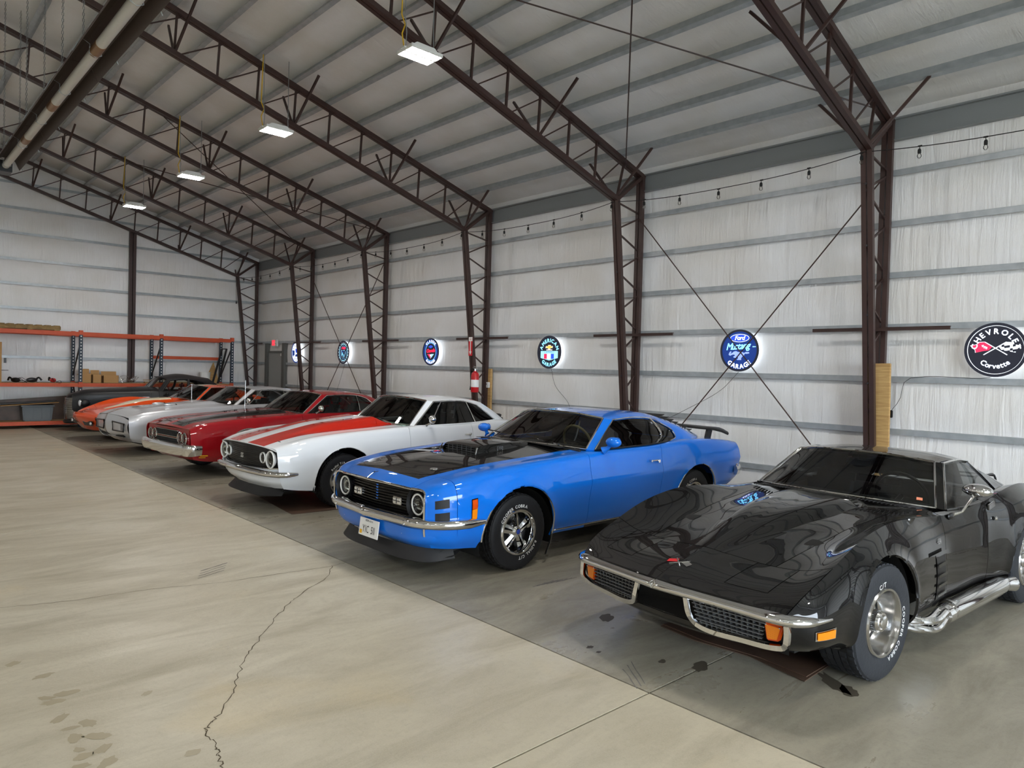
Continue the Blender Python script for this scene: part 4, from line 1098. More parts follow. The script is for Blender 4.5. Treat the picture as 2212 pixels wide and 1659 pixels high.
    em = MB(); em.tube([(-.935, -.010, .790), (-.905, -.035, .800)], .004, 5).tube([(-.935, -.010, .790), (-.915, .010, .798)], .004, 5); em.build('hood_emblem', 'chrome', car)
    # cabin
    g = dict(wb=[(.78, 0, .985), (.84, .40, .980), (1.01, .745, .955)], wt=[(1.31, 0, 1.283), (1.34, .34, 1.272), (1.43, .60, 1.236)],
             ap_b=(1.06, .81, .948), ap_t=(1.53, .65, 1.222), rail=[(1.9, .645, 1.238), (2.20, .652, 1.212), (2.35, .66, 1.165)],
             belt=[(1.6, .825, .955), (2.05, .828, .965), (2.34, .805, .975)], srear=[(2.50, .765, 1.02), (2.49, .72, 1.085)],
             crown=[(1.8, 0, 1.298)], bt=[(2.38, 0, 1.272), (2.39, .35, 1.258), (2.41, .50, 1.238)], bb=[(3.28, 0, .985), (3.28, .35, .985), (3.24, .58, .98)],
             bedge=[(2.82, .55, 1.128)], sb=[(2.85, .80, .985)], split=[.80], div_r=.012)
    gh = greenhouse(car, g, P, 'glass_mid', 'glass_dark')
    for k in range(7):
        t = (k+.4)/7; x = 2.56+.68*t; z = 1.212-.225*t
        MB().sweep([(x, -.50, z), (x, .50, z)], [(-.055, .012), (.055, .045), (.06, .040), (-.05, .004)]).build('rear_louver', 'satin_black', car, smooth=False)
    interior(car, .92, 2.75, .74, .30, .94, .97, 1.06, 1.62, wheel_mat='wood_wheel', headrest_z=.02)
    mirror_in(car, 1.34, 1.195)
    rl = MB().tube([(1.75, 0, 1.16), (1.70, .0, 1.0), (1.66, 0, .93)], .008).build('roll_brace', 'alu', car)
    for q in (-1, 1):
        mm = MB().ell((1.16, q*.965, 1.035), (.065, .085, .050), 18, 10).build('door_mirror', P, car)
        MB().tube([(1.13, q*.86, .945), (1.15, q*.90, .97), (1.16, q*.94, 1.01)], [.04, .022, .018], 10).build('mirror_stalk', P, mm)
        MB().lathe([(.045, 0), (0, .002)], 20, (1.222, q*.965, 1.035), 'x').build('mirror_glass', 'chrome', mm)
    for y0_, y1_ in ((-.52, -.05), (.12, .58)):
        w_ = MB().tube([(.86, y0_, .985), (.93, (y0_+y1_)/2+.1, 1.0), (.965, y1_, 1.03)], .006, 6).build('wiper', 'chrome', car)
        MB().tube([(.94, (y0_+y1_)/2-.12, 1.02), (.97, y1_+.1, 1.035)], .007, 6).build('wiper_blade', 'trim_black', w_)
    MB().sweep(curve([(.80, -.62, .968), (.80, 0, .985), (.80, .62, .968)], 8), [(-.05, 0), (.05, 0), (.05, .004), (-.05, .004)]).build('cowl_vent', 'trim_black', car)
    # rear wing
    wing = curve([(3.67, -.74, .995), (3.62, -.66, 1.035), (3.61, -.4, 1.045), (3.61, .4, 1.045), (3.62, .66, 1.035), (3.67, .74, .995)], 20)
    wg = MB().sweep(wing, [(-.09, -.006), (-.06, -.015), (.02, -.01), (.09, .01), (.09, .018), (0, .015), (-.07, .01)]).build('rear_wing', 'satin_black', car)
    for q in (-1, 1): MB().beam((3.56, q*.52, .92), (3.60, q*.52, 1.035), .03, .10, up=(1, 0, 0)).build('wing_pedestal', 'satin_black', wg, smooth=False)
    underbody(car, -.75, 3.5); wheel_wells(car, ((0, .285, .438), (2.743, .29, .425)), .86)
    arch_trim(car, B, 0, .285, .434, -.12, PI+.02, .007, 'chrome', .008); arch_trim(car, B, 2.743, .29, .422, -.02, PI+.02, .007, 'chrome', .008)
    lift(car, .035)
    wheel_set(car, 'spoke', .335, .235, .196, 2.743, .765, .765, [('COOPER COBRA', PI/2+.35, False), ('RADIAL C/T', -PI/2+.55, False)], [('COOPER COBRA', PI/2+.6, False)], tmat='rubber')
    return car
blue_car()
# ---------------------------------------------------------------- low plastic-bodied coupes with peaked fenders
def vette_net(nose=0.0):
    return net([
     ([-.80, -.83, -.85, -.865, -.87, -.875, -.905, -.945, -.99, -1.0, -1.01], [.70, .74, .757, .76, .757, .745, .61, .42, .17, .09, 0], [.31, .36, .42, .475, .50, .522, .536, .546, .554, .556, .557]),
     ([-.70, -.73, -.75, -.765, -.77, -.78, -.80, -.83, -.865, -.87, -.875], [.76, .82, .838, .832, .805, .772, .625, .44, .15, .08, 0], [.30, .35, .43, .51, .56, .598, .592, .592, .601, .604, .606]),
     ([-.46, -.47, -.48, -.48, -.48, -.485, -.49, -.50, -.525, -.53, -.535], [.78, .86, .885, .88, .845, .79, .63, .46, .11, .06, 0], [.27, .33, .44, .56, .65, .722, .672, .656, .670, .676, .680]),
     (-.25, [.79, .87, .89, .885, .85, .79, .64, .48, .165, .105, 0], [.22, .30, .45, .60, .72, .808, .737, .708, .722, .746, .756]),
     (0.0, [.79, .87, .89, .885, .848, .785, .645, .495, .22, .155, 0], [.20, .30, .45, .62, .765, .864, .785, .752, .765, .812, .826]),
     (.25, [.785, .865, .885, .878, .842, .78, .65, .51, .265, .195, 0], [.20, .30, .45, .62, .78, .888, .822, .795, .803, .858, .874]),
     (.52, [.78, .85, .868, .86, .828, .772, .655, .525, .295, .225, 0], [.20, .30, .45, .62, .775, .880, .842, .822, .828, .882, .898]),
     (.80, [.775, .83, .845, .832, .808, .765, .68, .54, .315, .245, 0], [.20, .30, .45, .62, .755, .862, .862, .848, .852, .895, .908]),
     (1.02, [.77, .815, .828, .815, .80, .77, .705, .55, .31, .22, 0], [.20, .30, .45, .62, .745, .845, .868, .868, .872, .888, .90]),
     (1.35, [.77, .81, .82, .81, .80, .775, .735, .55, .31, .22, 0], [.20, .30, .45, .62, .745, .845, .86, .86, .86, .86, .86]),
     (1.78, [.77, .815, .83, .825, .815, .785, .735, .55, .31, .22, 0], [.20, .30, .45, .62, .765, .872, .89, .89, .89, .89, .89]),
     (2.08, [.775, .85, .875, .875, .852, .80, .71, .55, .31, .22, 0], [.20, .30, .45, .65, .815, .925, .915, .90, .90, .90, .90]),
     (2.489, [.78, .88, .905, .905, .872, .80, .66, .5, .31, .22, 0], [.21, .31, .46, .66, .84, .955, .915, .895, .89, .89, .89]),
     (2.9, [.76, .86, .885, .88, .845, .78, .62, .46, .31, .22, 0], [.25, .34, .48, .66, .815, .905, .88, .865, .86, .86, .86]),
     (3.3, [.70, .80, .83, .825, .79, .72, .58, .44, .3, .2, 0], [.34, .40, .52, .66, .77, .832, .826, .822, .82, .82, .82]),
     (3.6, [.60, .72, .75, .745, .72, .66, .5, .4, .28, .18, 0], [.42, .46, .55, .66, .74, .782, .776, .772, .77, .77, .77])])
def low_coupe(car, P, hood_fn=None, hood_mats=None, chrome_nose=True, detail=True, roof_mats=None, roof_fn=None):
    N = vette_net(); B = Body(N, ns=10 if detail else 6, nr=6 if detail else 4, crease_rows=(5, 8))
    B.arch(0, .345, .398, 5, flare=.02, fw=.10); B.arch(2.489, .34, .375, 5, flare=.02, fw=.10)
    B.part([(2, 7, 7, 10)], 'hood', hood_mats or P, car, both=True, matfn=hood_fn, gap=.003)
    fp = [(0, 1, 5, 10), (1, 2, 5, 6.17), (1, 2, 7.33, 10)]
    B.part(fp, 'front_panel', hood_mats or P, car, both=True, matfn=None)
    for q in (1, -1):
        B.part([(1, 2, 6.17, 7.33)], 'headlight_door', P, car, q, gap=.003)
        B.part([(0, 8, 0, 5), (2, 8, 5, 7)], 'front_fender', P, car, q)
        B.part([(8, 10, .3, 5.6)], 'door', P, car, q)
        B.part([(8, 10, 0, .3)], 'rocker_panel', 'trim_black', car, q)
        B.part([(10, 15, 0, 7)], 'quarter_panel', P, car, q)
    B.part([(7, 8, 7, 10)], 'cowl_panel', P, car, both=True)
    B.part([(11.5, 15, 7, 10)], 'rear_deck', P, car, both=True)
    e = B.line_st(15, 0, 10); T = MB(); T.grid([e, e*V3(1, 0, 1)]); T.grid([mircurve(e, -1), e*V3(1, 0, 1)]); T.build('tail_panel', P, car, flipcheck=False)
    g = dict(wb=[(.93, 0, .905), (.99, .4, .895), (1.17, .685, .868)], wt=[(1.42, 0, 1.192), (1.45, .3, 1.184), (1.54, .53, 1.155)],
             ap_b=(1.21, .735, .858), ap_t=(1.585, .575, 1.148), rail=[(1.85, .58, 1.158), (2.06, .575, 1.135)],
             belt=[(1.6, .765, .86), (2.0, .76, .885), (2.22, .735, .915)], srear=[(2.15, .66, 1.02)], crown=[(1.8, 0, 1.208)],
             bt=[(2.15, 0, 1.178), (2.15, .3, 1.168), (2.16, .45, 1.145)], bb=[(2.36, 0, .91), (2.36, .3, .91), (2.34, .46, .91)],
             sail_end=(3.0, .52, .872), sedge=[(2.65, .48, .99)], sb=[(2.6, .68, .91)], rear_trim=False, rail_r=.008, belt_mat=P, wtrim=True)
    gh = greenhouse(car, g, P, 'glass_mid' if detail else 'glass_dark', 'glass_dark', roof_mats=roof_mats, roof_matfn=roof_fn)
    interior(car, .98, 2.3, .70, .28, .85, .885, 1.14, 1.50, rear=False, seat_h=.46)
    mirror_in(car, 1.47, 1.10)
    underbody(car, -.55, 3.3, .62); wheel_wells(car, ((0, .345, .404), (2.489, .34, .38)), .84)
    return B, gh
def vette_black():
    car = car_thing('low_sports_coupe', 'glossy black low coupe with chrome bumper, side pipe and crossed flag badge', (4.44, 2.378, 0), -.068, .99)
    P = 'paint_black'; B, gh = low_coupe(car, P)
    # lower front: dark backing, valance lip
    nb = MB(); nb.add([(-.82, -.74, .30), (-.82, .74, .30), (-.84, .74, .50), (-.95, 0, .54), (-.84, -.74, .50)], [(0, 1, 2, 3, 4)]); nb.build('nose_backing', 'well_black', car, smooth=False)
    top = curve([(-.83, -.74, .36), (-.88, -.60, .352), (-.925, -.30, .345), (-.945, 0, .345)], 14)
    bot = curve([(-.78, -.70, .31), (-.84, -.56, .297), (-.885, -.30, .285), (-.90, 0, .28)], 14)
    mid = (top+bot)/2+V3(-.02, 0, 0)
    VG = np.array([hermite([a, b, c], 4) for a, b, c in zip(top, mid, bot)]); obj('front_valance', panel_mesh([VG, mir(VG)], 'front_valance', P, thick=.01, gap=0), car)
    # upper bumper blade
    path = curve([(-.63, -.868, .492), (-.70, -.852, .492), (-.79, -.825, .494), (-.86, -.785, .497), (-.90, -.725, .50), (-.94, -.52, .508), (-.985, -.26, .518), (-1.03, 0, .526)], 30)
    full = np.concatenate([path, mircurve(path, -1)[::-1][1:]])
    sec = [(-.03, -.026), (.0, -.030), (.014, -.022), (.022, -.008), (.022, .004), (.016, .014), (.004, .022), (-.03, .030)]
    sec = [(-a, b) for a, b in sec]
    sc_ = [min(1, .35+.65*min(1, k/4)) for k in range(len(path))]; sc_ = sc_+sc_[::-1][1:]
    b = MB().sweep(full, sec, scale=sc_).build('front_bumper', 'chrome', car, angle=50)
    for k in range(4):
        off = V3(-.002*k-.012, 0, .012-.008*k)
    MB().tube([(-1.05, -.02, .54), (-1.058, 0, .512), (-1.05, .02, .54), (-1.035, 0, .555)], .005, 6, closed=True).build('nose_badge', 'chrome', b)
    for q in (-1, 1):
        # egg-crate grille and its bright surround
        def FP(y, z):   # point on the grille plane
            t = abs(y); return (-.985+.125*t/.74+(.02 if z < .36 else 0), q*t, z)
        y0_, y1_ = .21, .735
        quad = [(y0_, .482), (y1_, .466), (y1_-.03, .352), (y0_+.045, .345)]
        MB().add([(FP(a, c)[0]+.05, FP(a, c)[1], c) for a, c in quad], [(0, 1, 2, 3)]).build('grille_backing', 'well_black', car, smooth=False, flipcheck=False)
        gm = MB()
        for k in range(12):
            t = (k+.5)/12; a = quad[0][0]+(quad[1][0]-quad[0][0]-.11)*t; c = quad[3][0]+(quad[2][0]-quad[3][0]-.10)*t
            gm.beam(FP(a, .482), FP(c, .348), .024, .005, up=(0, 1, 0))
        for k in range(6):
            t = (k+.7)/6.4; z = .480-.135*t; ya = quad[0][0]+(quad[3][0]-quad[0][0])*t; yb_ = .635-.02*t
            gm.beam(FP(ya, z), FP(yb_, z-.012), .022, .006)
        gm.build('grille', 'grille_grey', car, smooth=False)
        # turn lamp
        tl = [(.625, .460), (.725, .455), (.705, .372), (.642, .366)]
        cc = [V3(*FP(a, z)) for a, z in tl]
        lm = MB().prism([tuple(p+V3(-.004, 0, 0)) for p in cc], (.03, 0, 0)).build('turn_signal', 'amber_deep', car, bevel=.006)
        ins = [c*.78+sum(cc)/4*.22 for c in cc]
        rb = MB()
        for k in range(14):
            t = (k+.5)/14; a = ins[0]*(1-t)+ins[3]*t; b_ = ins[1]*(1-t)+ins[2]*t
            rb.beam(a+V3(-.006, 0, 0), b_+V3(-.006, 0, 0), .004, .004)
        rb.build('lens_ribs', 'amber', lm, smooth=False)
        for a, z in ((.638, .451), (.712, .447)): MB().ell(tuple(V3(*FP(a, z))+V3(-.008, 0, 0)), (.005, .005, .005), 8, 6).build('lens_screw', 'chrome', lm)
        # lower bumper frame round the grille
        fr = curve([FP(.175, .51), FP(.183, .475), FP(.205, .395), FP(.235, .348), FP(.30, .330), FP(.5, .328), FP(.68, .334), FP(.73, .346), FP(.752, .375), FP(.755, .43), FP(.75, .485)], 40)
        fr = fr+V3(-.012, 0, 0)
        MB().sweep(fr, [(-.014, -.012), (.014, -.012), (.018, 0), (.014, .012), (-.014, .012)], up=(1, 0, .1)).build('grille_surround', 'chrome', car)
        # side marker
        decal(B, 'side_marker', 'chrome', car, 1.02, 1.58, 1.50, 2.10, .004, q); decal(B, 'side_marker', 'amber', car, 1.06, 1.54, 1.57, 2.03, .009, q)
    # emblem: crossed flags on the nose
    zt = .652
    def N3(y, x): return (x, y, float(np.interp(x, [-.98, -.87, -.70, -.53], [.565, .607, .640, .675]))+.004)
    MB().add([N3(.015, -.80), N3(.075, -.83), N3(.085, -.79), N3(.03, -.76)], [(0, 1, 2, 3)]).build('hood_badge', 'red_print', car, smooth=False)
    MB().add([N3(-.015, -.80), N3(-.075, -.83), N3(-.085, -.79), N3(-.03, -.76)], [(3, 2, 1, 0)]).build('hood_badge', 'alu', car, smooth=False)
    MB().tube([N3(.05, -.76), N3(-.04, -.85)], .004, 5).tube([N3(-.05, -.76), N3(.04, -.85)], .004, 5).build('hood_badge', 'chrome', car)
    # fender vents and script
    for q in (-1, 1):
        decal(B, 'fender_vent', 'trim_black', car, 7.02, 7.85, 1.15, 2.95, .004, q)
        for k in range(4):
            pp = surf_patch(B, 7.02, 7.85, 1.3+.4*k, 1.42+.4*k, .014, q, 6, 2); MB().grid(pp).build('vent_louver', P, car, flipcheck=False)
        decal(B, 'vent_lip', P, car, 6.75, 7.95, 2.95, 3.12, .022, q)
        m = MB(); p0 = surf_patch(B, 7.25, 7.75, 3.45, 3.8, .006, q, 1, 1)
        o_ = V3(*p0[0][0]); r_ = V3(*p0[1][0])-o_; r_ /= np.linalg.norm(r_); u_ = V3(*p0[0][1])-o_; u_ /= np.linalg.norm(u_)
        text_line(m, '454', .05, (o_, r_ if q < 0 else r_, u_), sx=.9, center=False, thick=.001); m.build('fender_badge', 'chrome', car, smooth=False, flipcheck=False)
    # cowl vent grille
    cv = MB()
    for k in range(46):
        y = -.60+1.2*k/45; x = .845+.10*(y/.6)**2; z = float(np.interp(abs(y), [0, .3, .6], [.90, .895, .878]))
        cv.beam((x-.02, y, z+.003), (x+.035, y, z+.005), .008, .006)
    cv.build('cowl_vent', 'matt_black', car, smooth=False)
    # mirror
    mm = MB(); P8 = [(1.20, -.965, 1.0), (1.20, -.955, 1.06), (1.19, -.83, 1.065), (1.19, -.82, 1.005)]
    mi = MB().ell((1.30, -.90, 1.015), (.075, .095, .045), 20, 12).build('door_mirror', 'chrome', car)
    MB().tube([(1.20, -.78, .835), (1.24, -.83, .86), (1.30, -.885, .985)], [.014, .008, .008], 8).build('mirror_stalk', 'chrome', mi)
    MB().ell((1.17, -.785, .83), (.05, .012, .025), 12, 8).build('mirror_base', 'trim_black', mi)
    # door handle plate and lock
    rbox('door_release', 'chrome_soft', car, (1.86, -.815, .84), (.10, .012, .045), .004, (0, -.25, -.1)); MB().lathe([(.016, 0), (.012, -.008), (0, -.010)], 16, (1.88, -.842, .745), 'y').build('door_lock', 'chrome', car)
    # luggage rack on the deck
    lr = MB().tube(curve([(2.75, -.40, .87), (2.78, -.40, .93), (2.95, -.42, .935), (3.2, -.42, .915), (3.25, -.42, .85)], 12), .009, 6).tube(curve([(2.75, .40, .87), (2.78, .40, .93), (2.95, .42, .935), (3.2, .42, .915), (3.25, .42, .85)], 12), .009, 6).tube([(2.80, -.40, .93), (2.80, .40, .93)], .008, 6).tube([(3.18, -.42, .917), (3.18, .42, .917)], .008, 6)
    lr.build('luggage_rack', 'steel_dark', car)
    # side pipes: four runners into a long muffler
    for q in (-1, 1):
        yb = .865
        sp = MB().tube([(.86, q*yb, .22), (.95, q*yb, .225), (1.9, q*yb, .235), (1.98, q*yb, .235)], [.060, .066, .066, .058], 24).build('side_pipe', 'chrome', car)
        MB().tube([(1.98, q*yb, .235), (2.05, q*(yb+.005), .230), (2.12, q*(yb+.03), .225)], [.052, .055, .058], 20).build('pipe_tip', 'chrome', sp)
        MB().tube([(.94, q*yb, .235), (.965, q*yb, .235)], .070, 24).build('pipe_band', 'chrome', sp)
        for k, (dy, dz) in enumerate(((-.03, .03), (.03, .03), (-.03, -.025), (.03, -.025))):
            x0 = .40+.05*(k % 2)
            MB().tube(curve([(x0, q*(.70), .26+dz*.5), (x0+.12, q*(.80+dy*.3), .21+dz*.8), (x0+.24, q*(yb+dy*.6), .19+dz), (.86, q*(yb+dy*.7), .225+dz*.7)], 14), .023, 10).build('pipe_runner', 'chrome', sp)
    # sticker on the windshield
    w = gh['W'];  i = int(.90*18); j = 2
    st = [w[i][j], w[i-1][j], w[i-1][j+1], w[i][j+1]]; c = sum(st)/4
    MB().add([(p[0]-.004, -p[1], p[2]+.002) for p in st], [(0, 1, 2, 3)]).build('windshield_sticker', 'sticker', car, smooth=False, flipcheck=False)
    wheel_set(car, 'rally', .345, .255, .196, 2.489, .745, .765, [('COOPER COBRA', -.55, False), ('C/T', PI/2+.2, False)], [('COOPER COBRA', PI/2, False)], tmat='rubber_dusty', steer=-.03, letter=.032)
    return car
vette_black()
# ---------------------------------------------------------------- two-door hardtops
def hardtop(car, N, P, g, wb_, arch_f, arch_r, hood_mats=None, hood_fn=None, ds=(6, 8), hs=5, end=13, glass=('glass_mid', 'glass_dark'), flare=.02, crease=(3,), detail=True, handle=(2.0, .915, .80), cst=(), roof_mats=None, roof_fn=None, seats='seat_black', deck_from=11, lift_z=0.0, dash='interior', cab=(1.02, 2.85), trimm='chrome', moulding=None, headr=True, seat_x=1.70, hood_parts=True):
    B = Body(N, ns=8 if detail else 6, nr=5 if detail else 4, crease_rows=crease, crease_st=cst); R = B.R-1
    B.arch(0, arch_f[0], arch_f[1], 5, flare=flare); B.arch(wb_, arch_r[0], arch_r[1], 5, flare=flare)
    B.part([(0, hs, 6, R)], 'hood', hood_mats or P, car, both=True, matfn=hood_fn)
    B.part([(hs, ds[0], 6, R)], 'cowl_panel', hood_mats or P, car, both=True, matfn=hood_fn)
    for q in (1, -1):
        B.part([(0, ds[0], 0, 6)], 'front_fender', P, car, q)
        d = B.part([(ds[0], ds[1], .4, 6)], 'door', P, car, q)
        hx, hy, hz = handle
        h = MB(); h.tube([(hx-.06, q*(hy+.012), hz), (hx+.06, q*(hy+.012), hz)], .009, 8); h.tube([(hx+.055, q*(hy-.02), hz), (hx+.055, q*(hy+.015), hz)], .016, 10); h.build('door_handle', 'chrome', d)
        B.part([(ds[0], ds[1], 0, .4)], 'rocker_panel', 'trim_black' if not moulding else moulding, car, q)
        B.part([(ds[1], end, 0, 6)], 'quarter_panel', P, car, q)
        if detail: trim(car, 'rocker_moulding', B.line_row(.4, 4.0, 9.6), .008, 'chrome', q=q)
    B.part([(deck_from, end, 6, R)], 'trunk_lid', P, car, both=True)
    e = B.line_st(end, 0, R); T = MB(); T.grid([e, e*V3(1, 0, 1)]); T.grid([mircurve(e, -1), e*V3(1, 0, 1)]); T.build('tail_panel', P, car, flipcheck=False)
    xe = float(e[0, 0]); 
    rb = curve([(xe-.25, -.90, .50), (xe-.05, -.86, .50), (xe+.06, -.70, .50), (xe+.08, 0, .50), (xe+.06, .70, .50), (xe-.05, .86, .50), (xe-.25, .90, .50)], 30)
    MB().sweep(rb, [(-.03, -.05), (.02, -.05), (.035, 0), (.02, .05), (-.03, .05)]).build('rear_bumper', 'chrome', car)
    gh = greenhouse(car, g, P, glass[0], glass[1], trim_mat=trimm, roof_mats=roof_mats, roof_matfn=roof_fn)
    interior(car, cab[0], cab[1], .74, .30, .93, .95, cab[0]+.14, seat_x, seat_mat=seats, dash_mat=dash, heads=headr)
    mirror_in(car, g['wt'][0][0]+.04, g['wt'][0][2]-.085)
    underbody(car, -.72, xe-.35, .68); wheel_wells(car, ((0, arch_f[0], arch_f[1]+.006), (wb_, arch_r[0], arch_r[1]+.006)), .86)
    return B, gh
def chrome_mirror(car, x, y, z, base):
    for q in (-1,):
        m = MB().lathe([(.058, .012), (.06, 0), (.052, -.03), (.03, -.052), (0, -.06)], 24, (x, q*y, z), 'x').build('door_mirror', 'chrome', car)
        MB().lathe([(.054, .0), (0, .001)], 20, (x+.008, q*y, z), 'x').build('mirror_glass', 'chrome', m)
        MB().tube([(x-.06, q*base[0], base[1]), (x-.04, q*(base[0]+.02), base[1]+.02), (x-.02, q*y, z-.04)], [.022, .012, .009], 8).build('mirror_stalk', 'chrome', m)
def bumper_bar(car, pts, sec, name='front_bumper', mat='chrome', n=24, taper=3, tmin=.5):
    sec = [(-a, b) for a, b in sec]; path = curve(pts, n); full = np.concatenate([path, mircurve(path, -1)[::-1][1:]])
    sc_ = [min(1, tmin+(1-tmin)*min(1, k/taper)) for k in range(len(path))]; sc_ = sc_+sc_[::-1][1:]
    return MB().sweep(full, sec, scale=sc_).build(name, mat, car, angle=50)
def strip(car, name, mat, rows, n=14, thick=.008):
    C = [curve(r, n) for r in rows]; G = np.array([hermite([c[i] for c in C], 4) if len(C) > 2 else np.array([c[i] for c in C]) for i in range(n+1)])
    return obj(name, panel_mesh([G, mir(G)], name, mat, thick=thick, gap=0), car)

def white_car():
    car = car_thing('striped_coupe', 'white coupe with two red hood stripes and a raised cowl hood', (4.39, 8.675, 0), .035, .985)
    P = 'paint_white'
    X12 = lambda a, b: [a, a-.03, a-.05, a-.06, a-.06, a-.06, a-.07]+[b]*5
    N = net([
     ([-.74, -.80, -.83, -.85, -.855, -.85, -.868, -.882, -.888, -.892, -.912, -.92], [.74, .78, .795, .80, .79, .75, .62, .50, .41, .34, .12, 0], [.25, .34, .45, .56, .665, .722, .742, .75, .755, .758, .765, .767]),
     ([-.62, -.66, -.68, -.69, -.69, -.69, -.70, -.71, -.715, -.72, -.73, -.735], [.78, .835, .86, .868, .848, .79, .64, .505, .41, .34, .12, 0], [.23, .33, .46, .585, .70, .776, .788, .797, .802, .806, .813, .815]),
     (-.40, [.81, .87, .895, .905, .88, .82, .655, .51, .41, .345, .12, 0], [.21, .32, .48, .63, .755, .838, .848, .856, .862, .878, .89, .893]),
     (0.0, [.82, .88, .90, .915, .89, .83, .665, .52, .415, .36, .12, 0], [.21, .31, .48, .645, .785, .876, .886, .891, .90, .955, .97, .973]),
     (.45, [.82, .88, .90, .91, .885, .835, .675, .525, .42, .375, .12, 0], [.21, .31, .48, .65, .80, .90, .91, .915, .925, 1.0, 1.015, 1.018]),
     (.77, [.82, .88, .90, .91, .885, .84, .685, .53, .425, .39, .12, 0], [.21, .31, .48, .655, .81, .918, .928, .933, .945, 1.028, 1.043, 1.046]),
     (1.0, [.82, .88, .90, .91, .885, .845, .71, .54, .43, .39, .12, 0], [.21, .31, .48, .655, .815, .922, .938, .945, .95, .955, .962, .965]),
     (1.55, [.82, .88, .90, .91, .888, .85, .80, .54, .43, .39, .12, 0], [.21, .31, .48, .66, .82, .925, .94, .94, .94, .94, .94, .94]),
     (2.12, [.82, .88, .90, .91, .89, .85, .80, .54, .43, .39, .12, 0], [.21, .31, .48, .665, .825, .932, .948, .948, .948, .948, .948, .948]),
     (2.45, [.81, .885, .915, .925, .905, .86, .79, .54, .43, .39, .12, 0], [.22, .32, .5, .69, .85, .962, .975, .97, .97, .97, .97, .97]),
     (2.743, [.80, .89, .92, .93, .905, .855, .76, .54, .43, .39, .12, 0], [.23, .33, .5, .70, .855, .965, .975, .97, .97, .97, .97, .97]),
     (3.15, [.78, .87, .90, .905, .88, .82, .68, .54, .43, .39, .12, 0], [.27, .36, .52, .70, .84, .932, .945, .95, .952, .953, .955, .955]),
     (3.5, [.75, .84, .87, .875, .85, .79, .66, .54, .43, .39, .12, 0], [.34, .42, .55, .70, .82, .898, .912, .918, .92, .922, .925, .925]),
     (3.72, [.70, .79, .82, .825, .80, .75, .63, .52, .42, .38, .12, 0], [.42, .48, .58, .70, .80, .868, .88, .886, .888, .89, .892, .892])])
    g = dict(wb=[(.93, 0, .968), (.98, .4, .962), (1.11, .705, .945)], wt=[(1.37, 0, 1.318), (1.40, .34, 1.308), (1.49, .59, 1.275)],
             ap_b=(1.15, .775, .938), ap_t=(1.57, .645, 1.26), rail=[(1.92, .655, 1.272), (2.22, .652, 1.25), (2.40, .648, 1.20)],
             belt=[(1.7, .812, .944), (2.2, .81, .955), (2.66, .785, .982)], srear=[(2.55, .72, 1.08)], crown=[(1.9, 0, 1.332)],
             bt=[(2.48, 0, 1.29), (2.50, .4, 1.272), (2.54, .56, 1.238)], bb=[(3.04, 0, .962), (3.02, .4, .962), (2.98, .64, .96)], bedge=[(2.80, .60, 1.09)], sb=[(2.82, .74, .972)], split=[.17, .72], div_r=.009, belt_mat=P, rail_r=.010)
    def stripe(s, r): return 1 if (7 < r < 10) else 0
    B, gh = hardtop(car, N, P, g, 2.743, (.32, .405), (.32, .40), [P, 'paint_stripe'], stripe, glass=('glass_mid', 'glass_dark'), cst=(5,), dash='mint_dash', trimm='chrome')
    for q in (-1, 1): trim(car, 'drip_rail_seal', np.concatenate([gh['pout'], gh['rail'][1:]])+V3(0, -.012, -.016), .014, 'trim_black', q=q)
    # face: black grille panel with four round lamps
    C = [curve([(-.852, -.775, .70), (-.875, -.60, .728), (-.905, -.2, .748), (-.915, 0, .752)], 14), curve([(-.845, -.785, .60), (-.885, -.6, .60), (-.915, -.2, .605), (-.925, 0, .607)], 14), curve([(-.82, -.77, .505), (-.865, -.6, .488), (-.905, -.2, .475), (-.92, 0, .472)], 14)]
    FG = np.array([[C[0][i], C[1][i], C[2][i]] for i in range(15)]); FG[..., 0] += .03
    gp = obj('grille', panel_mesh([FG, mir(FG)], 'grille', 'grille_black', thick=0, gap=0), car)
    sl = MB()
    for k in range(11):
        z = .49+.0235*k; sl.sweep(curve([(-.865, -.48, z), (-.895, -.2, z), (-.91, 0, z), (-.895, .2, z), (-.865, .48, z)], 10), [(-.006, -.003), (.012, 0), (-.006, .003)], caps=False)
    sl.build('grille_slats', 'grille_black', gp, smooth=False)
    for q in (-1, 1):
        round_lamp(car, -.862, q*.655, .603, .089, bezel='plastic_white'); round_lamp(car, -.872, q*.485, .612, .056, bezel='plastic_white')
    m = MB(); text_line(m, 'SS', .075, ((-.925, 0, .575), (0, -1, 0), (0, 0, 1)), sx=1.1, thick=.004); m.build('grille_badge', 'white_print', gp, smooth=False, flipcheck=False)
    strip(car, 'grille_surround', P, [[(-.852, -.775, .70), (-.875, -.60, .728), (-.905, -.2, .748), (-.915, 0, .752)], [(-.857, -.78, .712), (-.88, -.60, .738), (-.912, -.2, .758), (-.922, 0, .764)]])
    strip(car, 'lower_grille_moulding', 'chrome', [[(-.825, -.775, .512), (-.872, -.6, .494), (-.912, -.2, .48), (-.926, 0, .477)], [(-.825, -.775, .502), (-.872, -.6, .482), (-.912, -.2, .468), (-.926, 0, .465)]])
    strip(car, 'front_panel', P, [[(-.80, -.79, .50), (-.865, -.6, .48), (-.905, -.2, .466), (-.92, 0, .463)], [(-.80, -.79, .44), (-.87, -.6, .44), (-.91, -.2, .43), (-.925, 0, .428)], [(-.78, -.775, .34), (-.85, -.6, .33), (-.89, -.2, .315), (-.90, 0, .312)], [(-.70, -.72, .25), (-.76, -.55, .24), (-.80, -.2, .235), (-.81, 0, .235)]])
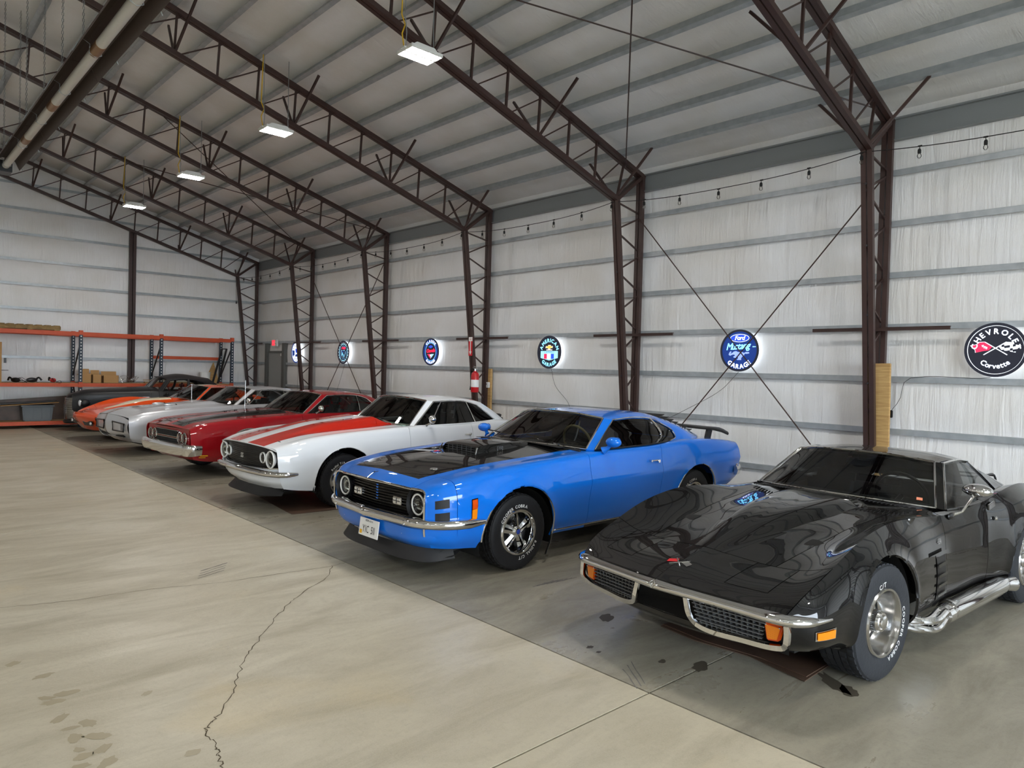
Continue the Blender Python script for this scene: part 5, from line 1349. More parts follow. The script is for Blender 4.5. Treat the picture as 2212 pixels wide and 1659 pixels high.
    bumper_bar(car, [(-.64, -.895, .44), (-.71, -.89, .44), (-.81, -.85, .44), (-.90, -.72, .44), (-.95, -.4, .44), (-.985, 0, .447)], [(-.02, -.034), (.004, -.034), (.02, -.028), (.031, -.014), (.034, 0), (.031, .014), (.02, .028), (.004, .034), (-.02, .034)])
    strip(car, 'chin_spoiler', 'satin_black', [[(-.66, -.66, .25), (-.78, -.5, .245), (-.83, 0, .24)], [(-.74, -.70, .165), (-.88, -.5, .155), (-.93, 0, .15)]], thick=.008)
    m = MB(); m.tube([(-.70, -.56, .796), (-.70, -.50, .80)], .006, 5); text_line(m, '427', .045, ((-.66, -.58, .803), (0, -1, .0), (1, 0, .15)), sx=.9); m.build('hood_badge', 'steel_dark', car, smooth=False)
    chrome_mirror(car, 1.34, .93, 1.035, (.865, .945))
    for q in (1,):
        for ya, yb_ in ((-.55, -.1), (.10, .55)): MB().tube([(.93, ya, .96), (.985, (ya+yb_)/2, .985), (1.02, yb_, 1.01)], .007, 6).build('wiper', 'chrome', car)
    cv = MB()
    for k in range(30): cv.box(.885, .93, -.35+.024*k-.004, -.35+.024*k+.004, .955, .97)
    cv.build('cowl_vent', 'alu', car, smooth=False)
    lift(car, .03)
    wheel_set(car, 'rally_flat', .335, .235, .196, 2.743, .77, .77, [('Radial T/A', PI/2+.45, False)], [('Radial T/A', PI/2, False)], letter=.03)
    return car
white_car()

def mid_net(front, zc_add=0.0, w=1.0, hood=0.0):
    base = [
     (-.40, [.83, .90, .925, .935, .91, .85, .68, .52, .41, .345, .10, 0], [.21, .32, .48, .64, .77, .862, .866, .876, .884, .894, .902, .904]),
     (0.0, [.84, .905, .93, .945, .92, .86, .69, .53, .42, .36, .10, 0], [.21, .31, .48, .65, .79, .89, .894, .906, .916, .936, .948, .95]),
     (.45, [.84, .905, .93, .94, .915, .865, .70, .535, .425, .375, .10, 0], [.21, .31, .48, .655, .805, .91, .914, .93, .942, .972, .984, .986]),
     (.88, [.84, .905, .93, .94, .915, .868, .71, .54, .43, .385, .10, 0], [.21, .31, .48, .66, .815, .928, .934, .948, .96, .994, 1.006, 1.008]),
     (1.02, [.84, .905, .93, .94, .915, .87, .73, .545, .43, .385, .10, 0], [.21, .31, .48, .66, .82, .934, .948, .955, .96, .964, .97, .972]),
     (1.6, [.84, .905, .93, .94, .918, .875, .82, .545, .43, .385, .10, 0], [.21, .31, .48, .665, .825, .938, .95, .95, .95, .95, .95, .95]),
     (2.18, [.84, .905, .93, .94, .92, .875, .82, .545, .43, .385, .10, 0], [.21, .31, .48, .67, .83, .945, .958, .955, .955, .955, .955, .955]),
     (2.5, [.83, .91, .94, .952, .93, .882, .80, .545, .43, .385, .10, 0], [.22, .32, .5, .69, .85, .97, .98, .975, .975, .975, .975, .975]),
     (2.845, [.82, .91, .945, .955, .93, .878, .78, .545, .43, .385, .10, 0], [.23, .33, .5, .70, .855, .972, .98, .975, .975, .975, .975, .975]),
     (3.3, [.80, .89, .925, .935, .905, .85, .70, .545, .43, .385, .10, 0], [.27, .36, .52, .70, .84, .945, .955, .955, .957, .958, .96, .96]),
     (3.7, [.77, .86, .90, .905, .88, .82, .68, .54, .43, .385, .10, 0], [.34, .42, .55, .70, .82, .912, .922, .926, .928, .93, .932, .932]),
     (3.95, [.72, .81, .85, .855, .83, .78, .65, .52, .42, .38, .10, 0], [.42, .48, .58, .70, .80, .878, .888, .892, .894, .896, .898, .898])]
    return net(front+base)
MG = dict(wb=[(.95, 0, .975), (1.0, .4, .97), (1.13, .725, .952)], wt=[(1.46, 0, 1.318), (1.49, .35, 1.308), (1.58, .595, 1.275)],
          ap_b=(1.17, .795, .945), ap_t=(1.66, .655, 1.26), rail=[(2.0, .668, 1.272), (2.35, .665, 1.25), (2.55, .66, 1.195)],
          belt=[(1.7, .832, .952), (2.2, .83, .962), (2.72, .80, .985)], srear=[(2.66, .735, 1.09)], crown=[(2.0, 0, 1.335)],
          bt=[(2.62, 0, 1.292), (2.64, .4, 1.272), (2.70, .58, 1.228)], bb=[(3.25, 0, .968), (3.23, .4, .968), (3.16, .66, .965)], bedge=[(2.96, .62, 1.10)], sb=[(2.95, .75, .98)], split=[.70], div_r=.008)

def red_car():
    car = car_thing('red_hardtop', 'red hardtop with black hood stripes and a heavy chrome bumper', (4.38, 11.70, 0), .09, .935)
    P = 'paint_red'
    front = [([-.86, -.90, -.92, -.93, -.935, -.93, -.93, -.945, -.955, -.96, -.97, -.975], [.82, .86, .875, .88, .87, .83, .69, .52, .41, .34, .10, 0], [.27, .34, .45, .57, .68, .745, .758, .768, .774, .778, .782, .783]),
             ([-.72, -.74, -.75, -.755, -.755, -.75, -.75, -.76, -.765, -.77, -.775, -.78], [.83, .885, .905, .912, .89, .84, .685, .52, .41, .34, .10, 0], [.24, .33, .46, .60, .725, .815, .82, .828, .834, .84, .846, .848])]
    N = mid_net(front)
    def st(s, r): return 1 if (s > .25 and 7 < r < 10 and s < 5.6) else 0
    g = dict(MG); g['open_front'] = False; g['belt_mat'] = 'trim_black'
    B, gh = hardtop(car, N, P, g, 2.845, (.34, .395), (.345, .385), [P, 'paint_black'], st, glass=('glass_mid', 'glass_clear'), handle=(2.05, .94, .80), cst=(5,), end=13)
    for q in (-1, 1): trim(car, 'drip_rail_seal', np.concatenate([gh['pout'], gh['rail'][1:]])+V3(.004, -.014, -.018), .016, 'trim_black', q=q)
    # face
    fb = MB().box(-.92, -.88, -.80, .80, .44, .745).build('front_panel', P, car, smooth=False, bevel=.01)
    for z0, z1 in ((.605, .705), (.485, .580)):
        gr = MB().box(-.935, -.918, -.42, .42, z0, z1).build('grille', 'grille_black', car, smooth=False)
        s_ = MB()
        for k in range(5): s_.box(-.942, -.934, -.41, .41, z0+.01+(z1-z0-.02)*k/4-.003, z0+.01+(z1-z0-.02)*k/4+.003)
        for k in range(24): s_.box(-.940, -.934, -.40+.80*k/23-.002, -.40+.80*k/23+.002, z0, z1)
        s_.build('grille_mesh', 'matt_black', gr, smooth=False)
        MB().tube([(-.94, -.425, z0), (-.94, .425, z0), (-.94, .425, z1), (-.94, -.425, z1)], .006, 6, closed=True).build('grille_frame', 'chrome', gr)
    for q in (-1, 1):
        for y in (.50, .665):
            MB().lathe([(.092, .0), (.094, -.012), (.08, -.02), (.074, .0)], 32, (-.925, q*y, .60), 'x').build('headlight_ring', 'chrome', car); 
            round_lamp(car, -.93, q*y, .60, .072)
        for z, x0, x1 in ((.375, 1.05, 1.45), (.345, .95, 1.35)): 
            decal(B, 'side_marker', 'yellow_print', car, x0-.3, x1-.2, (1.0 if z > .36 else .72), (1.12 if z > .36 else .84), .006, q)
    bumper_bar(car, [(-.78, -.935, .435), (-.90, -.925, .435), (-.98, -.86, .435), (-1.0, -.66, .435), (-1.02, -.4, .435), (-1.03, 0, .437)], [(-.06, -.10), (-.03, -.107), (.0, -.10), (.022, -.05), (.034, .0), (.036, .04), (.028, .066), (.008, .08), (-.06, .085)], tmin=.85)
    strip(car, 'front_valance', P, [[(-.80, -.85, .35), (-.93, -.6, .35), (-.95, 0, .35)], [(-.72, -.80, .25), (-.82, -.55, .25), (-.84, 0, .25)]])
    m = MB()
    for q in (-1, 1): text_line(m, 'COWL INDUCTION', .035, ((.62, q*.402, .955), (1, 0, .04) if q < 0 else (-1, 0, -.04), (0, -.35*q, .9)), sx=1.0)
    m.build('hood_lettering', 'alu', car, smooth=False, flipcheck=False)
    chrome_mirror(car, 1.36, .955, 1.04, (.885, .955))
    MB().tube([(.70, .58, .94), (.71, .585, 1.5)], .003, 5).build('antenna', 'alu', car)
    arch_trim(car, B, 0, .34, .40, -.2, PI+.1, .012, 'chrome', .008); arch_trim(car, B, 2.845, .345, .39, -.1, PI+.1, .012, 'chrome', .008)
    lift(car, .045)
    wheel_set(car, 'rally_flat', .365, .25, .19, 2.845, .79, .79, [('Radial T/A', PI/2+.3, False)], None)
    return car
red_car()

def silver_car():
    car = car_thing('silver_hardtop', 'silver white hardtop with a body coloured nose and hidden headlights', (4.46, 14.93, 0), .08, .945)
    P = 'paint_silver'
    front = [([-.90, -.96, -.99, -1.0, -1.0, -.985, -.985, -.985, -.99, -1.0, -1.05, -1.085], [.80, .85, .87, .875, .865, .82, .69, .52, .41, .34, .10, 0], [.28, .35, .46, .58, .68, .735, .748, .755, .76, .765, .778, .788]),
             ([-.74, -.77, -.78, -.785, -.785, -.78, -.78, -.785, -.79, -.795, -.81, -.82], [.83, .885, .905, .912, .89, .84, .685, .52, .41, .34, .10, 0], [.24, .33, .46, .60, .72, .80, .812, .822, .828, .832, .856, .872])]
    N = mid_net(front)
    B, gh = hardtop(car, N, P, dict(MG, split=[.18, .70], belt_mat=P), 2.845, (.34, .385), (.345, .38), P, None, glass=('glass_mid', 'glass_clear'), handle=(2.05, .94, .80))
    strip(car, 'nose_bumper', P, [[(-1.0, -.865, .70), (-1.0, -.6, .742), (-1.01, -.3, .757), (-1.085, 0, .785)], [(-1.03, -.875, .58), (-1.05, -.6, .60), (-1.06, -.28, .60), (-1.13, 0, .62)], [(-1.0, -.86, .45), (-1.02, -.6, .43), (-1.03, -.28, .42), (-1.09, 0, .42)], [(-.93, -.82, .38), (-.95, -.6, .36), (-.97, -.28, .35), (-1.0, 0, .35)]], n=20)
    for q in (-1, 1):
        quad = [(.24, .645), (.78, .625), (.76, .475), (.26, .475)]
        MB().add([(-1.085+.045*y, q*y, z) for y, z in quad], [(0, 1, 2, 3)]).build('headlight_door', 'silver_door' if 'silver_door' in MATS else 'paint_silver', car, smooth=False, flipcheck=False)
        MB().tube([(-1.09+.045*y, q*y, z) for y, z in quad], .014, 8, closed=True).build('grille_frame', 'trim_black', car)
        m = MB()
        for k in range(6): m.box(-1.062, -1.055, min(q*.62, q*.74), max(q*.62, q*.74), .50+.022*k, .512+.022*k)
        m.build('grille_bars', 'grille_grey', car, smooth=False)
        MB().box(-1.0, -.96, min(q*.2, q*.6), max(q*.2, q*.6), .355, .40).build('lower_slot', 'well_black', car, smooth=False)
        MB().ell((-.02, q*.30, .945), (.13, .06, .03), 14, 8).build('hood_scoop', P, car)
        MB().ell((.10, q*.30, .952), (.012, .05, .018), 12, 6).build('scoop_mouth', 'well_black', car)
    strip(car, 'front_valance', P, [[(-.88, -.84, .36), (-.96, -.6, .35), (-1.0, 0, .34)], [(-.72, -.80, .25), (-.82, -.55, .25), (-.86, 0, .25)]])
    chrome_mirror(car, 1.36, .955, 1.04, (.885, .955))
    MB().tube([(.80, .60, .95), (.80, .60, 1.35)], .003, 5).build('antenna', 'alu', car)
    wheel_set(car, 'spoke', .335, .235, .19, 2.845, .79, .79, None, None)
    return car
silver_car()

def orange_car():
    car = car_thing('orange_sports_coupe', 'orange low coupe with a cream hood stripe and body coloured nose', (4.48, 17.48, 0), .085, 1.0)
    P = 'paint_orange'
    B, gh = low_coupe(car, P, hood_mats=[P, 'paint_cream'], hood_fn=lambda s, r: 1 if r > 8.6 else 0, detail=False, roof_mats=[P, 'paint_cream'], roof_fn=lambda c: 1 if abs(c.y) < .26 and c.z > 1.1 else 0)
    strip(car, 'nose_cover', P, [[(-.91, -.71, .575), (-.955, -.45, .592), (-1.01, 0, .604)], [(-.93, -.73, .52), (-1.0, -.45, .53), (-1.07, 0, .545)], [(-.91, -.72, .46), (-.98, -.45, .45), (-1.03, 0, .45)], [(-.84, -.68, .33), (-.89, -.45, .32), (-.93, 0, .32)], [(-.76, -.64, .25), (-.82, -.4, .24), (-.84, 0, .24)]], n=16)
    for q in (-1, 1):
        quad = [(.20, .45), (.66, .45), (.62, .345), (.24, .345)]
        MB().add([(-1.035+.135*y+(.03 if z < .4 else 0), q*y, z) for y, z in quad], [(0, 1, 2, 3)]).build('grille', 'grille_black', car, smooth=False, flipcheck=False)
        MB().ell((-.965, q*.60, .40), (.02, .05, .03), 14, 8).build('parking_lamp', 'lamp_glass', car)
    em = MB().tube([(-.82, -.04, .67), (-.84, .04, .665)], .008, 5).tube([(-.82, .04, .67), (-.84, -.04, .665)], .008, 5); em.build('hood_badge', 'alu', car)
    wheel_set(car, 'rally', .335, .24, .19, 2.489, .76, .765, None, None)
    for q in (-1, 1):
        MB().tube([(0+.215*math.cos(a), q*.883, .335+.215*math.sin(a)) for a in np.linspace(0, 2*PI, 33)[:-1]], .010, 6, closed=True).build('white_wall', 'white_print', car)
    return car
orange_car()
# ---------------------------------------------------------------- matte black pre-war coupe with separate fenders
def old_coupe():
    car = car_thing('vintage_coupe', 'matte black vintage coupe with a tall chrome bar grille and chopped roof', (4.50, 19.95, 0), -.02, .90)
    P = 'paint_matte'
    # hood / body tub: rows rocker, lower side, side, belt moulding, shoulder, top, centre
    N = net([
     ([-.72, -.76, -.78, -.78, -.76, -.70, -.66], [.18, .22, .24, .25, .23, .13, 0], [.36, .50, .64, .80, .92, .985, 1.0]),
     (-.50, [.26, .30, .33, .345, .325, .20, 0], [.36, .50, .66, .84, .97, 1.05, 1.065]),
     (0.0, [.34, .40, .43, .445, .42, .26, 0], [.36, .50, .68, .88, 1.01, 1.09, 1.105]),
     (.55, [.46, .52, .56, .565, .53, .33, 0], [.34, .50, .70, .90, 1.03, 1.12, 1.14]),
     (1.05, [.62, .68, .71, .71, .66, .40, 0], [.32, .48, .70, .92, 1.06, 1.15, 1.17]),
     (1.25, [.66, .73, .755, .75, .70, .42, 0], [.30, .46, .70, .93, 1.06, 1.15, 1.17]),
     (1.7, [.68, .76, .785, .775, .74, .45, 0], [.28, .44, .70, .93, 1.05, 1.08, 1.08]),
     (2.25, [.68, .76, .785, .775, .74, .45, 0], [.28, .44, .70, .93, 1.05, 1.08, 1.08]),
     (2.7, [.66, .74, .77, .76, .72, .45, 0], [.30, .46, .70, .93, 1.05, 1.08, 1.08]),
     (3.2, [.58, .66, .70, .69, .64, .40, 0], [.36, .50, .70, .90, 1.0, 1.03, 1.04]),
     (3.7, [.40, .48, .52, .51, .46, .3, 0], [.44, .54, .66, .78, .85, .87, .875])])
    B = Body(N, ns=7, nr=5)
    B.part([(0, 4, 3, 6)], 'hood', P, car, both=True); 
    for q in (1, -1):
        B.part([(0, 4, 0, 3)], 'hood_side', P, car, q); B.part([(4, 5, 0, 6)], 'cowl_side', P, car, q)
        B.part([(5, 7.5, 0, 4.2)], 'door', P, car, q); B.part([(7.5, 10, 0, 4.2)], 'quarter_panel', P, car, q)
        # long hood vent strip and badge
        trim(car, 'hood_moulding', B.line_row(2.75, .8, 3.9)+V3(0, .006, 0), .008, 'steel_dark', q=q)
        decal(B, 'hood_badge', 'alu', car, 3.45, 3.9, 2.55, 2.95, .006, q)
        # pontoon fenders
        def pont(x0, x1, yc, hw, ztop, zbot, peak):
            secs = []
            for t in np.linspace(0, 1, 17):
                x = x0+(x1-x0)*t; k = max(0.0, math.sin(PI*min(1, t/peak*.5 if t < peak else .5+.5*(t-peak)/(1-peak))))**.62
                zt = zbot+(ztop-zbot)*k; w_ = hw*(.35+.65*k)
                secs.append([(x, q*(yc+w_*math.cos(a)), zbot-.02+(zt-zbot+.02)*max(0, math.sin(a))**.75) for a in np.linspace(0, PI, 15)])
            return secs
        MB().grid(pont(-.72, .95, .62, .24, .80, .30, .42)).build('front_fender', P, car)
        MB().grid(pont(2.1, 3.6, .70, .22, .82, .30, .42)).build('rear_fender', P, car)
        rb = MB().prism([(.85, q*.62, .26), (2.2, q*.62, .26), (2.2, q*.86, .26), (.85, q*.86, .26)], (0, 0, .05)); rb.build('running_board', P, car, bevel=.01)
        h = MB().ell((-.52, q*.44, .735), (.13, .085, .095), 18, 12).build('headlight', P, car)
        MB().lathe([(.088, .01), (.09, -.01), (.075, -.03), (.05, -.042), (0, -.05)], 24, (-.62, q*.44, .735), 'x').build('lens', 'lamp_glass', h)
        MB().tube([(-.62, q*.44+.086*math.cos(a), .735+.086*math.sin(a)) for a in np.linspace(0, 2*PI, 25)[:-1]], .010, 6, closed=True).build('headlight_ring', 'chrome', h)
        MB().ell((1.42, q*.90, .99), (.05, .07, .045), 14, 8).build('door_mirror', P, car)
        MB().tube([(1.36, q*.78, .95), (1.40, q*.86, .975)], .012, 6).build('mirror_stalk', P, car)
    # grille: rounded column of horizontal chrome bars
    nose = []
    gz = np.linspace(.27, .86, 24); gr = MB()
    for k, z in enumerate(gz):
        w_ = .235*(.80+.20*math.sin(PI*min(1, (z-.20)/.62))) ; xf = -.86-.03*math.sin(PI*(z-.27)/.62)
        gr.tube(curve([(-.66, -w_, z), (-.78, -w_*.92, z), (xf, -w_*.5, z), (xf-.035, 0, z), (xf, w_*.5, z), (-.78, w_*.92, z), (-.66, w_, z)], 16), .007, 6)
    g0 = MB().grid([[(-.60, -.215, z), (-.74, -.19, z), (-.83, -.10, z), (-.85, 0, z), (-.83, .10, z), (-.74, .19, z), (-.60, .215, z)] for z in (.22, .5, .88)]).build('grille', 'well_black', car)
    gr.build('grille_bars', 'chrome', g0)
    capg = [[(x, y*s_, z) for x, y in ((-.62, .25), (-.76, .22), (-.85+.02, .12), (-.875+.02, 0), (-.85+.02, -.12), (-.76, -.22), (-.62, -.25))] for s_, z in ((1.0, .86), (1.0, .90))]
    TOPC = []
    for t in np.linspace(0, 1, 7):
        TOPC.append([((-.66)+(x+.66)*math.cos(t*PI/2)*1.0, y*(1-.25*t), .87+.13*math.sin(t*PI/2)) for x, y in ((-.66, .25), (-.78, .215), (-.85, .12), (-.87, 0), (-.85, -.12), (-.78, -.215), (-.66, -.25))])
    MB().grid(TOPC).build('hood_nose', P, car)
    lo = MB().tube(curve([(-.60, -.24, .25), (-.80, -.20, .24), (-.88, 0, .235), (-.80, .20, .24), (-.60, .24, .25)], 14), .06, 10).build('lower_grille_pan', P, car)
    g = dict(wb=[(1.08, 0, 1.155), (1.12, .35, 1.14), (1.26, .60, 1.07)], wt=[(1.36, 0, 1.46), (1.39, .3, 1.45), (1.50, .50, 1.40)],
             ap_b=(1.34, .70, 1.045), ap_t=(1.58, .575, 1.38), rail=[(1.8, .60, 1.40), (2.25, .60, 1.39), (2.55, .595, 1.30)],
             belt=[(1.7, .725, 1.045), (2.2, .725, 1.045), (2.62, .70, 1.06)], srear=[(2.66, .65, 1.15)], crown=[(1.9, 0, 1.55)],
             bt=[(2.75, 0, 1.44), (2.77, .2, 1.42), (2.80, .36, 1.36)], bb=[(3.05, 0, 1.15), (3.05, .2, 1.15), (3.03, .34, 1.13)], bedge=[(2.95, .35, 1.22)], sb=[(2.85, .69, 1.04)], split=[.48], div_r=.035, div_mat=P,
             sail_end=(3.45, .28, .96), sedge=[(3.05, .42, 1.19)], rail_r=.02, rear_trim=True)
    gh = greenhouse(car, g, P, 'glass_clear', 'glass_clear', trim_mat=P)
    for q in (1, -1):
        a = gh['C'] if 'C' in gh else None
    MB().grid([[(2.8, y, 1.30-.6*abs(y)*abs(y)) for y in np.linspace(-.36, .36, 9)], [(3.1, y*.9, 1.14-.3*y*y) for y in np.linspace(-.36, .36, 9)], [(3.5, y*.8, .95) for y in np.linspace(-.36, .36, 9)]]).build('deck_lid', P, car)
    interior(car, 1.2, 2.7, .66, .34, 1.04, 1.10, 1.30, 1.80, seat_mat='interior_red', wheel_mat='interior_red', tub='interior_red', rear=False, heads=True, dash_mat='interior_red')
    underbody(car, -.55, 3.3, .5); wheel_wells(car, ((0, .33, .36), (2.87, .34, .36)), .74, .40)
    lift(car, .02)
    wheel_set(car, 'rally_flat', .33, .22, .19, 2.87, .66, .74, None, None)
    return car
old_coupe()
# ---------------------------------------------------------------- lit round signs on the long wall
SR = 0.297
def sign(y, z, label, rim='sign_black', face='sign_black', edge=True):
    t = thing('wall_sign', label, 'sign', (XW-.035, y, z), 0, 'round lit garage signs')
    MB().lathe([(0, .0), (SR-.012, 0), (SR-.012, -.045), (0, -.045)], 56, (0, 0, 0), 'x').build('light_box', 'sign_glow', t, angle=30)
    MB().lathe([(SR-.03, -.046), (SR, -.046), (SR, -.058), (SR-.03, -.058)], 56, (0, 0, 0), 'x').build('rim', rim, t, angle=30)
    MB().lathe([(SR-.028, -.050), (0, -.050)], 56, (0, 0, 0), 'x').build('face', face, t)
    return t
FX = -.0515
FRM = ((FX, 0, 0), (0, -1, 0), (0, 0, 1))
def fpt(a, b, d=0.0): return (FX-d, -a, b)      # a: to the viewer's right, b: up
def poly(t, name, mat, pts, d=0.0): return MB().add([fpt(a, b, d) for a, b in pts], [tuple(range(len(pts)))]).build(name, mat, t, smooth=False, flipcheck=False)
def ringm(t, name, mat, r0, r1, d=0.0): return MB().lathe([(r0, FX-d), (r1, FX-d)], 56, (0, 0, 0), 'x').build(name, mat, t, flipcheck=False)
def words(t, name, mat, fn, d=.001):
    m = MB(); fn(m); o = m.build(name, mat, t, smooth=False, flipcheck=False); o.location.x -= d; return o
# crossed flags sign
s = sign(2.15, 2.105, 'black round sign with crossed red and chequered flags between CHEVROLET and Corvette')
ringm(s, 'ring', 'sign_white', .262, .270)
words(s, 'lettering', 'sign_white', lambda m: text_arc(m, 'CHEVROLET', .082, FRM, .175, PI/2, gap=.22, thick=.002))
words(s, 'script', 'sign_white', lambda m: text_arc(m, 'Corvette', .078, FRM, .205, -PI/2, gap=.10, inward=True, thick=.0015))
m = MB(); m.tube([fpt(.11, -.055), fpt(-.10, .085)], .005, 6).tube([fpt(-.11, -.055), fpt(.10, .085)], .005, 6); m.build('flag_poles', 'sign_white', s)
fl = [(-.03, .035), (-.10, .085), (-.16, .082), (-.175, .058), (-.235, .045), (-.19, .0), (-.185, -.03), (-.11, -.012), (-.06, -.005)]
poly(s, 'red_flag', 'sign_white', [(a*1.03-.0, b*1.06) for a, b in fl], .0005); poly(s, 'red_flag', 'sign_red', fl, .001)
words(s, 'flag_mark', 'sign_white', lambda m: text_line(m, '+m', .05, (fpt(-.11, .02), (0, -.88, -.42), (0, -.42, .88)), thick=.001), .002)
rf = [(-a, b) for a, b in fl]; poly(s, 'chequered_flag', 'sign_white', rf, .0005)
ck = MB()
for i in range(6):
    for j in range(3):
        if (i+j) % 2: continue
        a = .055+.026*i; b = .055-.028*j-.004*i+.02*(i % 3 == 1); ck.add([fpt(a, b, .001), fpt(a+.026, b+.004, .001), fpt(a+.026, b-.022, .001), fpt(a, b-.026, .001)], [(0, 1, 2, 3)])
ck.build('flag_checks', 'sign_black', s, smooth=False, flipcheck=False)
# running horse sign
s = sign(5.22, 2.105, 'navy round sign with blue oval, Mustang script and a running horse over GARAGE', face='sign_navy')
ov = [(.148*math.cos(a), .175+.058*math.sin(a)) for a in np.linspace(0, 2*PI, 33)[:-1]]
poly(s, 'oval', 'sign_white', ov, .0005); poly(s, 'oval', 'sign_royal', [(a*.94, .175+(b-.175)*.86) for a, b in ov], .001)
words(s, 'script', 'sign_white', lambda m: text_line(m, 'Ford', .088, (fpt(0, .148), (0, -1, 0), (0, 0, 1)), sx=1.0, shear=.25, thick=.002, gap=.02), .002)
words(s, 'script', 'sign_cyan', lambda m: text_line(m, 'Mustang', .135, (fpt(-.02, .018), (0, -.995, .06), (0, .06, .995)), sx=.92, shear=.30, thick=.003, gap=.01), .001)
poly(s, 'script_tail', 'sign_cyan', [(.20, .045), (.25, .048), (.25, .058), (.20, .06)], .001)
horse = [(-.165, -.045), (-.155, -.015), (-.135, .005), (-.12, -.005), (-.14, -.035), (-.11, -.02), (-.085, .0), (-.05, .008), (-.02, -.006), (.02, -.004), (.05, -.008), (.075, -.02), (.10, -.006), (.15, -.008), (.155, -.025), (.12, -.032), (.085, -.03), (.075, -.055), (.045, -.075), (.03, -.10), (.035, -.118), (.0, -.118), (-.03, -.12), (-.035, -.105), (-.015, -.10), (-.02, -.078), (-.05, -.09), (-.085, -.085), (-.09, -.07), (-.065, -.06), (-.075, -.042), (-.11, -.045), (-.14, -.06)]
poly(s, 'horse', 'sign_horse', [(a, b-.015) for a, b in horse], .001)
words(s, 'lettering', 'sign_white', lambda m: text_arc(m, 'GARAGE', .088, FRM, .255, -PI/2, gap=.22, inward=True, thick=.003))
# American Garage
s = sign(8.97, 2.085, 'black oval looking sign with AMERICAN GARAGE letters and a red white blue badge')
words(s, 'lettering', 'sign_cyan', lambda m: text_arc(m, 'AMERICAN', .092, FRM, .180, PI/2, gap=.16, thick=.003))
words(s, 'lettering', 'sign_cyan', lambda m: text_arc(m, 'GARAGE', .088, FRM, .255, -PI/2, gap=.22, inward=True, thick=.003))
bw = [(-.075, .105), (-.025, .105), (-.025, .122), (.03, .122), (.03, .105), (.08, .105), (.068, .075), (.025, .075), (.025, .058), (-.03, .058), (-.03, .075), (-.087, .075)]
poly(s, 'bow_tie', 'sign_white', [(a*1.12, (b-.09)*1.2+.09) for a, b in bw], .0005); poly(s, 'bow_tie', 'sign_gold', bw, .001); poly(s, 'name_bar', 'sign_white', [(-.075, .032), (.075, .032), (.075, .047), (-.075, .047)], .0005)
poly(s, 'badge', 'sign_cyan', [(-.215, .02), (.215, .02), (.215, -.105), (0, -.15), (-.215, -.105)], .0005)
words(s, 'badge_name', 'sign_navy', lambda m: text_line(m, 'CAMARO', .045, (fpt(0, -.018), (0, -1, 0), (0, 0, 1)), sx=1.3, gap=.16), .001)
for a0, mt in ((-.13, 'sign_red'), (-.04, 'sign_white'), (.045, 'sign_royal')): poly(s, 'badge_bar', mt, [(a0, -.03), (a0+.075, -.03), (a0+.075, -.122), (a0, -.122)], .001)
# pink script sign
s = sign(12.57, 2.095, 'navy ringed round sign with pink Chevelle script and CLASSIC GARAGE', face='sign_navy')
ringm(s, 'ring', 'sign_blue', .185, .20, .0003); MB().lathe([(.182, FX-.0006), (0, FX-.0006)], 48, (0, 0, 0), 'x').build('centre', 'sign_black', s, flipcheck=False)
words(s, 'lettering', 'sign_white', lambda m: text_arc(m, 'CLASSIC', .07, FRM, .208, PI/2, gap=.30, thick=.002)); words(s, 'lettering', 'sign_white', lambda m: text_arc(m, 'GARAGE', .068, FRM, .255, -PI/2, gap=.34, inward=True, thick=.002))
poly(s, 'bow_tie', 'sign_royal', [(a*.95, b+.02) for a, b in bw], .001)
words(s, 'script', 'sign_red', lambda m: text_line(m, 'Chevelle', .105, (fpt(0, -.01), (0, -.99, .06), (0, .06, .99)), sx=1.0, shear=.25, thick=.004, gap=.02), .0016)
poly(s, 'flag_v', 'sign_red', [(-.12, -.05), (-.02, -.05), (.0, -.15)], .0012); poly(s, 'flag_v', 'sign_cyan', [(.12, -.05), (.02, -.05), (.0, -.15)], .0012)
words(s, 'script', 'sign_white', lambda m: text_line(m, 'SS', .05, (fpt(0, -.095), (0, -1, 0), (0, 0, 1)), thick=.002), .002)
# shield sign
s = sign(16.35, 2.085, 'round sign with pale blue ring and a road shield')
ringm(s, 'ring', 'sign_cyan', .205, .222); ringm(s, 'ring', 'sign_blue', .162, .170)
for k in range(20):
    a = 2*PI*k/20; poly(s, 'ring_mark', 'sign_white', [(.245*math.cos(a)+.012*math.cos(a+q), .245*math.sin(a)+.012*math.sin(a+q)) for q in (0, PI/2, PI, 3*PI/2)], .0005)
sh = [(-.10, .05), (-.05, .062), (0, .05), (.05, .062), (.10, .05), (.11, -.03), (.07, -.10), (0, -.135), (-.07, -.10), (-.11, -.03)]
poly(s, 'shield', 'sign_cyan', sh, .0005); poly(s, 'shield', 'sign_navy', [(a*.86, b*.86-.004) for a, b in sh], .001)
words(s, 'shield_number', 'sign_cyan', lambda m: text_line(m, '66', .12, (fpt(0, -.085), (0, -1, 0), (0, 0, 1)), thick=.003), .002)
poly(s, 'red_band', 'sign_red', [(-.11, .08), (.11, .08), (.115, .13), (.03, .14), (-.11, .13)], .0006)
